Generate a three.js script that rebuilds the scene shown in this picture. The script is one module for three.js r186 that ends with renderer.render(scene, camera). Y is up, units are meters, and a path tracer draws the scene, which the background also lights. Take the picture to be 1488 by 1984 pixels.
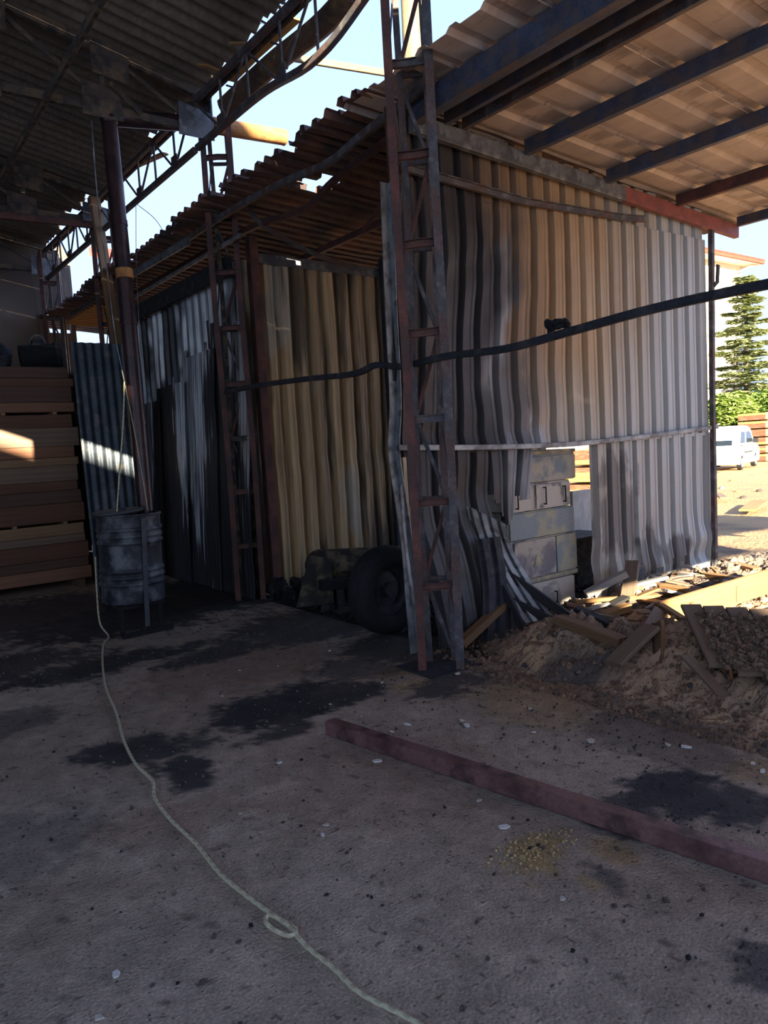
import * as THREE from 'three';
import { mergeGeometries } from 'three/addons/utils/BufferGeometryUtils.js';

// ---------------------------------------------------------------- camera, sky, sun, exposure
const scene = new THREE.Scene();
const V = (x, y, z) => new THREE.Vector3(x, y, z);
const D2R = Math.PI / 180;
const camera = new THREE.PerspectiveCamera(2 * Math.atan(992 / 1450) / D2R, 1488 / 1984, 0.05, 400);
{
  const pitch = -5.1 * D2R, roll = 3.4 * D2R, yaw = 36.9 * D2R;
  const f = V(Math.sin(yaw) * Math.cos(pitch), Math.sin(pitch), -Math.cos(yaw) * Math.cos(pitch));
  const r = V(Math.cos(yaw), 0, Math.sin(yaw)), u = r.clone().cross(f);
  const r2 = r.clone().multiplyScalar(Math.cos(roll)).addScaledVector(u, -Math.sin(roll));
  const u2 = u.clone().multiplyScalar(Math.cos(roll)).addScaledVector(r, Math.sin(roll));
  camera.position.set(0, 1.6, 0);
  camera.quaternion.setFromRotationMatrix(new THREE.Matrix4().makeBasis(r2, u2, f.clone().negate()));
}
const SKY = 0.82, SUN = 14, EXPOSURE = 2.65;
{ // clear air: paler towards the horizon, the same all the way round
  const W = 64, H = 256, d = new Float32Array(W * H * 4);
  for (let j = 0; j < H; j++) for (let i = 0; i < W; i++) {
    const el = Math.max(0, ((j + 0.5) / H - 0.5) * 2), t = Math.pow(el, 0.6), k = (j * W + i) * 4;
    d[k] = 0.5 + (0.17 - 0.5) * t; d[k + 1] = 0.63 + (0.31 - 0.63) * t; d[k + 2] = 0.9 + (0.74 - 0.9) * t; d[k + 3] = 1;
  }
  const t = new THREE.DataTexture(d, W, H, THREE.RGBAFormat, THREE.FloatType);
  t.mapping = THREE.EquirectangularReflectionMapping; t.magFilter = THREE.LinearFilter; t.needsUpdate = true;
  scene.background = t; scene.environment = t; scene.backgroundIntensity = SKY; scene.environmentIntensity = SKY;
}
const sun = new THREE.DirectionalLight(new THREE.Color().setRGB(1, 0.87, 0.66), SUN);
sun.name = 'sun'; sun.position.set(-35.7, 29, 88.8); sun.castShadow = true; sun.shadow.radius = 0.5;
Object.assign(sun.shadow.camera, { left: -40, right: 60, top: 40, bottom: -40, far: 260 }); sun.shadow.mapSize.set(4096, 4096);
scene.add(sun, sun.target);
const renderer = new THREE.WebGLRenderer();
renderer.toneMapping = THREE.LinearToneMapping; renderer.toneMappingExposure = EXPOSURE; renderer.shadowMap.enabled = true;

// ---------------------------------------------------------------- numbers, noise, textures
let seed = 20240611;
const rnd = () => { seed = (seed + 0x6d2b79f5) | 0; let t = Math.imul(seed ^ (seed >>> 15), 1 | seed); t = (t + Math.imul(t ^ (t >>> 7), 61 | t)) ^ t; return ((t ^ (t >>> 14)) >>> 0) / 4294967296; };
const rr = (a, b) => a + (b - a) * rnd();
const clamp = (x, a = 0, b = 1) => Math.min(b, Math.max(a, x)), lerp = (a, b, t) => a + (b - a) * t;
const sm = (a, b, x) => { const t = clamp((x - a) / (b - a)); return t * t * (3 - 2 * t); };
const hash = (x, y, s) => { let h = Math.imul(x, 374761393) + Math.imul(y, 668265263) + Math.imul(s, 2147483647 ^ 0x5bd1e995) | 0; h = Math.imul(h ^ (h >>> 13), 1274126177); return ((h ^ (h >>> 16)) >>> 0) / 4294967296; };
function vn(x, y, s = 0, per = 0) {
  const xi = Math.floor(x), yi = Math.floor(y), fx = x - xi, fy = y - yi, u = fx * fx * (3 - 2 * fx), v = fy * fy * (3 - 2 * fy);
  const w = per ? (k) => ((k % per) + per) % per : (k) => k;
  const a = hash(w(xi), w(yi), s), b = hash(w(xi + 1), w(yi), s), c = hash(w(xi), w(yi + 1), s), d = hash(w(xi + 1), w(yi + 1), s);
  return lerp(lerp(a, b, u), lerp(c, d, u), v);
}
function fbm(x, y, o = 4, s = 0, per = 0) { let a = 0.5, t = 0, n = 0; for (let i = 0; i < o; i++) { t += a * vn(x, y, s + i * 17, per); n += a; x *= 2; y *= 2; per *= 2; a *= 0.5; } return t / n; }
function tex(w, h, fn, rx = 1, ry = 1, srgb = true) {
  const d = new Uint8Array(w * h * 4);
  for (let j = 0; j < h; j++) for (let i = 0; i < w; i++) { const c = fn((i + 0.5) / w, (j + 0.5) / h), k = (j * w + i) * 4; d[k] = clamp(c[0], 0, 255); d[k + 1] = clamp(c[1], 0, 255); d[k + 2] = clamp(c[2], 0, 255); d[k + 3] = 255; }
  const t = new THREE.DataTexture(d, w, h); t.magFilter = THREE.LinearFilter; t.minFilter = THREE.LinearMipmapLinearFilter; t.generateMipmaps = true;
  t.wrapS = t.wrapT = THREE.RepeatWrapping; t.repeat.set(rx, ry); if (srgb) t.colorSpace = THREE.SRGBColorSpace; t.needsUpdate = true; return t;
}
const rgb = (h) => [(h >> 16) & 255, (h >> 8) & 255, h & 255];
const mixc = (a, b, t) => [lerp(a[0], b[0], t), lerp(a[1], b[1], t), lerp(a[2], b[2], t)];
const bumpTex = tex(256, 256, (u, v) => { const k = 255 * fbm(u * 12, v * 12, 5, 9, 12); return [k, k, k]; }, 1, 1, false), grainTex = tex(128, 128, (u, v) => { const q = 255 * fbm(u * 40, v * 4, 3, 1, 4); return [q, q, q]; }, 1, 1, false);
// two-tone mottled material; uv is metres; size = metres for one tile, stretch = grain along v
function mottled(A, B, { size = 0.8, n = 6, stretch = 1, rough = 0.8, metal = 0, bump = 0, sharp = 0.25, res = 256, s = 1, C = null, cover = 0.3, soft = 0.15 } = {}) {
  const a = rgb(A), b = rgb(B), c = C === null ? null : rgb(C);
  const per = (u, v) => fbm(u * n, v * n, 5, s, n); // tileable
  const t = tex(res, res, (u, v) => {
    const k = sm(0.5 - sharp, 0.5 + sharp, per(u, v)); let o = mixc(a, b, k);
    const g = vn(u * res / 3, v * res / 3, s + 5, Math.floor(res / 3)) * 18 - 9; o = o.map((x) => x + g);
    if (c) o = mixc(o, c, 0.85 * sm(0.9 - cover * 0.5 - soft, 0.9 - cover * 0.5 + soft, fbm(u * n * 2, v * n * 2, 5, s + 40, n * 2) * 0.7 + per(u, v) * 0.3 + 0.22));
    return o;
  }, 1 / size, 1 / (size * stretch));
  const bm = bump ? bumpTex.clone() : null; bm?.repeat.set(1 / size, 1 / (size * stretch));
  return new THREE.MeshStandardMaterial({ map: t, bumpMap: bm, bumpScale: bump || 1, roughness: rough, metalness: metal, side: THREE.DoubleSide });
}
// wood: grain runs along v
function wood(A, B, { rough = 0.85, s = 1, char = 0, size = 0.5 } = {}) {
  const a = rgb(A), b = rgb(B), k = [22, 20, 20];
  const t = tex(256, 256, (u, v) => {
    const g = fbm(u * 40, v * 4, 4, s, 4), r = fbm(u * 6, v * 2, 3, s + 3, 2);
    let o = mixc(a, b, clamp(g * 0.75 + r * 0.5 - 0.12)); if (char) o = mixc(o, k, sm(1 - char - 0.12, 1 - char + 0.12, fbm(u * 8, v * 4, 5, s + 30, 4))); return o;
  }, 1 / size, 1 / (size * 4));
  const bm = grainTex.clone(); bm.repeat.set(1 / size, 1 / (size * 4));
  return new THREE.MeshStandardMaterial({ map: t, bumpMap: bm, bumpScale: 0.002, roughness: rough, side: THREE.DoubleSide });
}

const M = {
  rust: mottled(0x6b4238, 0x4a302c, { rough: 0.7, metal: 0.15, s: 2, C: 0x4a3833, cover: 0.2 }),
  rustGrey: mottled(0x5b4640, 0x4e4c4e, { rough: 0.65, metal: 0.25, s: 3, C: 0x7b7876, cover: 0.1 }),
  primer: mottled(0x8a4a44, 0x70403c, { rough: 0.6, metal: 0.1, s: 4 }),
  tube: mottled(0x84605a, 0x664844, { rough: 0.5, metal: 0.2, s: 5, C: 0x3a2c2b, cover: 0.12 }),
  steel: mottled(0x6c6e70, 0x505257, { rough: 0.55, metal: 0.4, s: 6, C: 0x8d9092, cover: 0.15 }),
  paleSteel: mottled(0x9a9c9a, 0x7d8082, { rough: 0.5, metal: 0.45, s: 7, C: 0x5a5552, cover: 0.2 }),
  sooty: mottled(0x35353a, 0x27272b, { rough: 0.75, metal: 0.15, s: 8, C: 0x4f4a48, cover: 0.12 }),
  sootyTan: mottled(0x4a423b, 0x302c2a, { rough: 0.85, s: 9, C: 0x6e5b46, cover: 0.2 }),
  navy: mottled(0x4f566a, 0x3c4252, { rough: 0.6, metal: 0.15, s: 16, C: 0x5e5350, cover: 0.2 }),  // bluish haze painted into the purlin colour
  black: mottled(0x1d1d1f, 0x131315, { rough: 0.9, s: 10, bump: 0.003 }),
  flatBar: mottled(0x55565a, 0x46474b, { rough: 0.6, metal: 0.3, s: 11 }),
  chimney: mottled(0x4a3230, 0x38292a, { rough: 0.35, metal: 0.35, s: 12, C: 0x2b2426, cover: 0.2 }),
  ochre: mottled(0xc08a50, 0xa8733f, { rough: 0.8, s: 13, C: 0x8a5f3a, cover: 0.12 }),
  cream: mottled(0x857858, 0x766a4c, { rough: 0.7, s: 14 }),
  galv: mottled(0x8f9598, 0x74797d, { rough: 0.5, metal: 0.4, s: 15, C: 0x55504c, cover: 0.2 }),
};

// ---------------------------------------------------------------- objects: names, labels
const taken = new Map();
const numbered = (n) => { const k = taken.get(n) ?? 0; taken.set(n, k + 1); return k ? n + '_' + String(k).padStart(3, '0') : n; };
function tag(o, label, category, group, kind) { Object.assign(o.userData, { label, category }); if (group) o.userData.group = group; if (kind) o.userData.kind = kind; return o; }
function thing(name, label, category, group, pos = [0, 0, 0], turn = 0, kind) {
  const o = new THREE.Group(); o.name = numbered(name); o.position.set(...pos); o.rotation.y = turn; scene.add(o); return tag(o, label, category, group, kind);
}
function mesh(name, geo, mat, parent) { const m = new THREE.Mesh(Array.isArray(geo) ? mergeGeometries(geo) : geo, mat); m.name = name; m.castShadow = m.receiveShadow = true; (parent ?? scene).add(m); return m; }
function solo(name, geo, mat, label, category, group, kind) { return tag(mesh(numbered(name), geo, mat), label, category, group, kind); }
const structure = (o) => { o.userData.kind = 'structure'; return o; };

// ---------------------------------------------------------------- shapes
function build(pos, nor, uv, idx) {
  const g = new THREE.BufferGeometry();
  g.setAttribute('position', new THREE.Float32BufferAttribute(pos, 3)); g.setAttribute('normal', new THREE.Float32BufferAttribute(nor, 3)); g.setAttribute('uv', new THREE.Float32BufferAttribute(uv, 2)); g.setIndex(idx); return g;
}
// closed profile [[a,b]...] carried along a path; a = sideways, b = along up
function sweep(path, profile, up = V(0, 1, 0), { scale = null, caps = true } = {}) {
  path = path.map((p) => (Array.isArray(p) ? V(...p) : p)); if (Array.isArray(up)) up = V(...up);
  const area = profile.reduce((s, p, i) => { const q = profile[(i + 1) % profile.length]; return s + p[0] * q[1] - q[0] * p[1]; }, 0);
  if (area < 0) profile = profile.slice().reverse();
  const n = path.length, m = profile.length, T = [], A = [], B = [];
  for (let i = 0; i < n; i++) {
    const t = path[Math.min(i + 1, n - 1)].clone().sub(path[Math.max(i - 1, 0)]).normalize();
    let a = t.clone().cross(up); if (a.lengthSq() < 1e-6) a = t.clone().cross(V(1, 0, 0.3)); a.normalize();
    T.push(t); A.push(a); B.push(a.clone().cross(t).normalize());
  }
  const P = (i, k) => { const s = scale ? scale(i / (n - 1)) : 1; return path[i].clone().addScaledVector(A[i], profile[k][0] * s).addScaledVector(B[i], profile[k][1] * s); };
  const pos = [], nor = [], uv = [], idx = []; let per = 0;
  for (let k = 0; k < m; k++) {
    const k2 = (k + 1) % m, da = profile[k2][0] - profile[k][0], db = profile[k2][1] - profile[k][1], L = Math.hypot(da, db), base = pos.length / 3; let len = 0;
    for (let i = 0; i < n; i++) {
      if (i) len += path[i].distanceTo(path[i - 1]);
      const p = P(i, k), q = P(i, k2), nn = A[i].clone().multiplyScalar(db / L).addScaledVector(B[i], -da / L);
      pos.push(p.x, p.y, p.z, q.x, q.y, q.z); nor.push(nn.x, nn.y, nn.z, nn.x, nn.y, nn.z); uv.push(per, len, per + L, len);
      if (i) { const b = base + i * 2; idx.push(b - 2, b, b - 1, b - 1, b, b + 1); }
    }
    per += L;
  }
  if (caps) {
    const tri = THREE.ShapeUtils.triangulateShape(profile.map((p) => new THREE.Vector2(p[0], p[1])), []);
    for (const [i, sgn] of [[0, -1], [n - 1, 1]]) {
      const base = pos.length / 3;
      for (let k = 0; k < m; k++) { const p = P(i, k), t = T[i]; pos.push(p.x, p.y, p.z); nor.push(t.x * sgn, t.y * sgn, t.z * sgn); uv.push(profile[k][0], profile[k][1]); }
      for (const f of tri) sgn < 0 ? idx.push(base + f[0], base + f[1], base + f[2]) : idx.push(base + f[0], base + f[2], base + f[1]);
    }
  }
  return build(pos, nor, uv, idx);
}
const rect = (w, h, c = 0.004) => { const x = w / 2, y = h / 2; c = Math.min(c, x / 2, y / 2); return [[-x + c, -y], [x - c, -y], [x, -y + c], [x, y - c], [x - c, y], [-x + c, y], [-x, y - c], [-x, -y + c]]; };
const ring = (r, n = 12) => Array.from({ length: n }, (_, i) => [r * Math.cos(i / n * 2 * Math.PI), r * Math.sin(i / n * 2 * Math.PI)]);
const angleL = (w, h, t = 0.006) => [[0, 0], [w, 0], [w, t], [t, t], [t, h], [0, h]].map(([a, b]) => [a - w / 2, b - h / 2]);
const channel = (w, h, t = 0.006) => [[0, 0], [w, 0], [w, t], [t, t], [t, h - t], [w, h - t], [w, h], [0, h]].map(([a, b]) => [a - w / 2, b - h / 2]);
const bar = (p, q, w, h, up) => sweep([p, q], rect(w, h), up);
const rod = (path, r, n = 10, up) => { const g = sweep(path, ring(r, n), up ?? [0.13, 1, 0.21]); return smooth(g); };
// smooth the sides of a swept round bar
function smooth(g) { return g; }
function curve(pts, n) { return new THREE.CatmullRomCurve3(pts.map((p) => (Array.isArray(p) ? V(...p) : p)), false, 'centripetal').getPoints(n); }
const tube = (pts, r, n = 40, rs = 8) => { const c = new THREE.CatmullRomCurve3(pts.map((p) => V(...p)), false, 'centripetal'); const g = new THREE.TubeGeometry(c, n, r, rs, false); const L = c.getLength(), uv = g.attributes.uv; for (let i = 0; i < uv.count; i++) uv.setXY(i, uv.getY(i) * r * 6.3, uv.getX(i) * L); return g; };
const cyl = (p, q, r, rs = 20, r2 = r) => {
  const a = V(...p), b = V(...q), L = a.distanceTo(b), g = new THREE.CylinderGeometry(r2, r, L, rs, 1); const uv = g.attributes.uv;
  for (let i = 0; i < uv.count; i++) uv.setXY(i, uv.getX(i) * r * 6.28, uv.getY(i) * L);
  g.translate(0, L / 2, 0); g.applyQuaternion(new THREE.Quaternion().setFromUnitVectors(V(0, 1, 0), b.clone().sub(a).normalize())); g.translate(...p); return g;
};
const plate = (pts, n, t) => { // flat polygon of points with thickness t along n
  const N = V(...n).normalize(), P = pts.map((p) => V(...p)), u = P[1].clone().sub(P[0]).normalize(), v = N.clone().cross(u), o = P[0];
  const s = new THREE.Shape(P.map((p) => { const d = p.clone().sub(o); return new THREE.Vector2(d.dot(u), d.dot(v)); }));
  const g = new THREE.ExtrudeGeometry(s, { depth: t, bevelEnabled: false }); g.applyMatrix4(new THREE.Matrix4().makeBasis(u, v, N).setPosition(o)); return g;
};
// profiled sheet metal. u runs across the ribs, v along them
function sheet({ o, U, W, w, l, pitch = 0.2, depth = 0.035, type = 'trap', nv = 8, deform, hole, uv0 = [0, 0], flip = 1, crest = 0.55, sub = 1, groove = 0 }) {
  U = V(...U).normalize(); W = V(...W).normalize(); const N = U.clone().cross(W).multiplyScalar(flip), O = V(...o), K = [];
  if (type === 'sine') { const m = 8, c = Math.round(w / pitch * m); for (let i = 0; i <= c; i++) { const u = i / c * w; K.push([u, depth / 2 * (1 + Math.sin(u / pitch * 2 * Math.PI))]); } }
  else {
    const s = pitch * 0.11, a = pitch * (1 - crest) - 2 * s, c0 = a + s, c1 = a + s + pitch * crest, cm = (c0 + c1) / 2, gv = groove ? [[lerp(c0, cm, 0.45), depth], [lerp(c0, cm, 0.6), depth - groove], [lerp(c1, cm, 0.6), depth - groove], [lerp(c1, cm, 0.45), depth]] : [], kn = [[0, 0], [a, 0], [c0, depth], ...gv, [c1, depth], [pitch, 0]], cs = Math.round(w / pitch);
    for (let r = 0; r < cs; r++) for (let i = 0; i + 1 < kn.length; i++) { const q = groove ? 1 : sub > 1 && (i % 2 === 0) ? sub : 1; for (let e = 0; e < q; e++) K.push([r * pitch + lerp(kn[i][0], kn[i + 1][0], e / q), lerp(kn[i][1], kn[i + 1][1], e / q)]); }
    K.push([cs * pitch, 0]);
  }
  const at = (u, h, v) => { const d = deform ? deform(u, v) : [0, 0, 0]; return O.clone().addScaledVector(U, u + d[0]).addScaledVector(W, v + d[1]).addScaledVector(N, h * (d[3] ?? 1) + d[2]); };
  const G = K.map(([u, h]) => Array.from({ length: nv + 1 }, (_, j) => at(u, h, j / nv * l)));
  const pos = [], nor = [], uv = [], idx = [];
  for (let i = 0; i + 1 < K.length; i++) {
    const base = pos.length / 3;
    for (let j = 0; j <= nv; j++) {
      const p = G[i][j], q = G[i + 1][j], j0 = Math.max(0, j - 1), j1 = Math.min(nv, j + 1);
      const n = q.clone().sub(p).cross(G[i][j1].clone().sub(G[i][j0])).normalize().multiplyScalar(flip), v = j / nv * l;
      let n0 = n, n1 = n;
      if (type === 'sine') { const f = (a, b) => G[Math.min(b, K.length - 1)][j].clone().sub(G[Math.max(a, 0)][j]).cross(G[i][j1].clone().sub(G[i][j0])).normalize().multiplyScalar(flip); n0 = f(i - 1, i + 1); n1 = f(i, i + 2); }
      pos.push(p.x, p.y, p.z, q.x, q.y, q.z); nor.push(n0.x, n0.y, n0.z, n1.x, n1.y, n1.z); uv.push(uv0[0] + K[i][0], uv0[1] + v, uv0[0] + K[i + 1][0], uv0[1] + v);
      if (j && !(hole && hole((K[i][0] + K[i + 1][0]) / 2, (j - 0.5) / nv * l))) { const b = base + j * 2; flip > 0 ? idx.push(b - 2, b - 1, b, b - 1, b + 1, b) : idx.push(b - 2, b, b - 1, b - 1, b, b + 1); }
    }
  }
  return build(pos, nor, uv, idx);
}
// ================================================================ the setting
// ---- concrete floor of the main shed: grid with stains and some painted shade as vertex colour, fine grain as map and bump
const SOOT_SHADE = [ // x, z, rx, rz, strength: soot and tar patches, plus shade painted across the back left
  [1.65, -6.0, 0.95, 0.28, 0.9], [0.9, -6.6, 0.9, 0.5, 0.8], [2.4, -5.6, 0.5, 0.22, 0.75], [0.7, -5.1, 0.55, 0.3, 0.45], [2.2, -4.15, 0.5, 0.32, 0.95], [2.6, -3.98, 0.28, 0.2, 0.85], [1.97, -3.75, 0.2, 0.16, 0.8],
  [1.28, -4.05, 0.28, 0.28, 0.85], [1.36, -3.62, 0.17, 0.2, 0.9], [1.62, -3.92, 0.1, 0.09, 0.7], [3.2, -3.6, 0.4, 0.22, 0.7], [3.0, -4.4, 0.35, 0.3, 0.55], [2.86, -1.78, 0.3, 0.24, 0.95], [2.95, -1.55, 0.22, 0.14, 0.8], [2.55, -1.85, 0.14, 0.2, 0.7],
  [2.1, -1.0, 0.16, 0.14, 0.6], [2.08, -1.7, 0.1, 0.06, 0.5], [3.6, -4.6, 0.5, 0.5, 0.8], [2.4, -7.6, 1.2, 0.85, 0.97], [3.5, -5.8, 0.9, 0.7, 0.75], [3.3, -8.2, 0.9, 1.3, 0.9], [1.8, -8.6, 1.2, 1.3, 0.75], [0.3, -3.4, 0.6, 0.4, 0.25], [3.4, -2.2, 0.35, 0.5, 0.35],
];
const OCHRE = [[2.05, -1.92, 0.2, 0.11, 0.8], [1.98, -1.74, 0.08, 0.04, 0.6], [2.35, -1.72, 0.1, 0.06, 0.5], [3.25, -4.1, 0.28, 0.2, 0.55], [3.0, -3.75, 0.2, 0.15, 0.45], [3.35, -3.0, 0.35, 0.5, 0.4], [3.4, -1.6, 0.2, 0.2, 0.45]];
const RUSTY = [[2.5, -5.2, 0.9, 0.6, 0.5], [1.1, -3.2, 0.35, 0.2, 0.3], [2.0, -2.9, 0.6, 0.5, 0.3]];
const blob = (L, x, z) => { let m = 0; const wx = x + 0.34 * (fbm(x * 3.1, z * 3.1, 4, 61) - 0.5), wz = z + 0.34 * (fbm(x * 3.1, z * 3.1, 4, 77) - 0.5); for (const [cx, cz, rx, rz, k] of L) { const d = Math.hypot((wx - cx) / rx, (wz - cz) / rz); if (d < 1.5) m = Math.max(m, k * sm(1.15, 0.75, d + 0.75 * (fbm(x * 9, z * 9, 4, 31) - 0.5) + 0.5 * (vn(x * 34, z * 34, 32) - 0.5))); } return m; };
{
  const xs = [], zs = []; for (let x = -9; x < -1; x += 1) xs.push(x); for (let x = -1; x <= 3.72; x += 0.026) xs.push(x); xs.push(3.74);
  for (let z = -17; z < -11; z += 1) zs.push(z); for (let z = -11; z < -6; z += 0.06) zs.push(z); for (let z = -6; z < 0; z += 0.026) zs.push(z); for (let z = 0; z <= 9; z += 1) zs.push(z);
  const pos = [], nor = [], uv = [], col = [], idx = [], n = zs.length;
  const lin = (c) => Math.pow(c / 255, 2.2);
  for (let i = 0; i < xs.length; i++) for (let j = 0; j < n; j++) {
    const x = xs[i], z = zs[j]; pos.push(x, 0.006 * (fbm(x * 1.3, z * 1.3, 3, 5) - 0.5), z); nor.push(0, 1, 0); uv.push(x, z);
    const s = blob(SOOT_SHADE, x, z), o = blob(OCHRE, x, z), r = blob(RUSTY, x, z), f = fbm(x * 0.9, z * 0.9, 4, 12), g = fbm(x * 7, z * 7, 3, 15);
    let c = mixc([224, 210, 196], [202, 186, 170], sm(0.3, 0.7, f)); c = mixc(c, [150, 112, 92], r * 0.8 * g * 1.6); c = mixc(c, [214, 186, 128], o); c = c.map((q) => q * (0.9 + 0.2 * g));
    c = mixc(c, [62, 62, 68], s * (0.8 + 0.4 * g)); const sp = vn(x * 30, z * 30, 44); if (sp > 0.9) c = mixc(c, [70, 64, 60], (sp - 0.9) * 7);
    col.push(...c.map((q) => lin(clamp(q, 0, 255))));
    if (i && j) { const a = i * n + j, b = a - n; idx.push(b - 1, b, a, b - 1, a, a - 1); }
  }
  const g = build(pos, nor, uv, idx); g.setAttribute('color', new THREE.Float32BufferAttribute(col, 3)); g.computeVertexNormals();
  const grain = tex(1024, 1024, (u, v) => { const a = fbm(u * 24, v * 24, 6, 3, 24), b = vn(u * 300, v * 300, 8, 300), c = vn(u * 90, v * 90, 18, 90); let k = 190 + (a - 0.5) * 50 + (b - 0.5) * 44; if (c > 0.84) k -= (c - 0.84) * 420; return [k, k * 0.955, k * 0.9]; }, 1 / 1.6, 1 / 1.6);
  const gb = tex(1024, 1024, (u, v) => { const b = vn(u * 220, v * 220, 8, 220), c = vn(u * 90, v * 90, 18, 90), a = fbm(u * 20, v * 20, 4, 3, 20); const k = 90 * a + 90 * b + (c > 0.8 ? (c - 0.8) * 400 : 0); return [k, k, k]; }, 1 / 1.6, 1 / 1.6, false);
  const m = new THREE.MeshStandardMaterial({ map: grain, bumpMap: gb, bumpScale: 0.006, vertexColors: true, roughness: 0.82 });
  const slab = new THREE.BoxGeometry(12.7, 0.2, 26); slab.translate(-2.65, -0.125, -4);
  const f = thing('floor', 'grey stained concrete floor of the burnt shed', 'floor', null); structure(f); mesh('floor_surface', g, m, f); mesh('floor_slab', slab, M.steel, f);
}
let clodGeo;
// ---- earth under the awning and round the burnt bay
const soilH = (x, z) => {
  const edge = 3.55 + 0.13 * (fbm(z * 1.4, 3, 3, 9) - 0.5) * 2 + 0.28 * sm(-3.3, -4.2, z);
  const inn = sm(edge - 0.02, edge + 0.45, x);
  const ridge = 0.3 * Math.exp(-Math.pow((x - 4.25 - 0.18 * Math.sin(z * 2.1)) / 0.42, 2)) * sm(-4.25, -3.4, z) * (0.7 + 0.6 * fbm(x * 1.5, z * 1.5, 3, 21));
  const far = 0.05 * sm(4.5, 5, x) * sm(9.2, 8.2, x);
  return -0.035 + inn * (0.045 + ridge + far) + inn * (0.13 * (fbm(x * 3.5, z * 3.5, 4, 22) - 0.45) + 0.12 * (fbm(x * 11, z * 11, 4, 23) - 0.5) + 0.045 * (vn(x * 34, z * 34, 24) - 0.5));
};
{
  const pos = [], nor = [], uv = [], col = [], idx = [], nx = 330, nz = 380, X0 = 3.3, X1 = 9.2, Z0 = -4.36, Z1 = 3.2, lin = (c) => Math.pow(c / 255, 2.2);
  for (let i = 0; i <= nx; i++) for (let j = 0; j <= nz; j++) {
    const x = lerp(X0, X1, Math.pow(i / nx, 1.3)), z = lerp(Z0, Z1, Math.pow(j / nz, 1.25)); pos.push(x, soilH(x, z), z); nor.push(0, 1, 0); uv.push(x, z);
    const f = fbm(x * 4, z * 4, 4, 51), ash = sm(0.5, 0.75, fbm(x * 1.6, z * 1.6, 3, 52) + 0.2 * sm(-3.4, -4.2, z));
    let c = mixc([192, 156, 124], [146, 118, 96], f); c = mixc(c, [212, 172, 124], 0.5 * sm(0.55, 0.75, fbm(x * 9, z * 9, 3, 53))); c = mixc(c, [78, 72, 68], ash * 0.8);
    col.push(...c.map((q) => lin(clamp(q, 0, 255)))); if (i && j) { const a = i * (nz + 1) + j, b = a - nz - 1; idx.push(b - 1, b, a, b - 1, a, a - 1); }
  }
  const g = build(pos, nor, uv, idx); g.setAttribute('color', new THREE.Float32BufferAttribute(col, 3)); g.computeVertexNormals();
  const bm = tex(512, 512, (u, v) => { const k = 255 * fbm(u * 40, v * 40, 4, 3, 40); return [k, k, k]; }, 1.4, 1.4, false);
  const heap = thing('soil_heap', 'brown heap of raked earth, ash and sawdust beside the lattice column', 'earth', null, [0, 0, 0], 0, 'stuff');
  mesh('soil_surface', g, new THREE.MeshStandardMaterial({ vertexColors: true, bumpMap: bm, bumpScale: 0.02, roughness: 0.95 }), heap);
  const cg = new THREE.IcosahedronGeometry(1, 1), p = cg.attributes.position; for (let i = 0; i < p.count; i++) { const k = 0.55 + 0.8 * hash(Math.round(p.getX(i) * 50), Math.round(p.getY(i) * 50), Math.round(p.getZ(i) * 50)); p.setXYZ(i, p.getX(i) * k, p.getY(i) * k, p.getZ(i) * k); } cg.computeVertexNormals(); clodGeo = cg;
  const N = 13000, im = new THREE.InstancedMesh(cg, new THREE.MeshStandardMaterial({ color: 0xffffff, roughness: 0.95, flatShading: true }), N), mm = new THREE.Matrix4(), q = new THREE.Quaternion(), cc = new THREE.Color();
  for (let i = 0; i < N; i++) {
    const z = lerp(-4.3, 0.4, Math.pow(rnd(), 0.9)), x = 3.5 + Math.pow(rnd(), 1.6) * 4.2, s = 0.004 + 0.017 * Math.pow(rnd(), 5); q.setFromEuler(new THREE.Euler(rr(0, 6), rr(0, 6), rr(0, 6)));
    const y = Math.max(0, soilH(x, z)) + s * 0.3; mm.compose(V(x, y, z), q, V(s * rr(0.7, 1.4), s * rr(0.6, 1), s * rr(0.7, 1.4))); im.setMatrixAt(i, mm);
    const k = rnd(); cc.set(k < 0.4 ? 0x6e5848 : k < 0.75 ? 0x7f654f : k < 0.94 ? 0x8d7056 : 0x4c4440); im.setColorAt(i, cc);
  }
  im.name = 'soil_clods'; heap.add(im);
}
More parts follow.
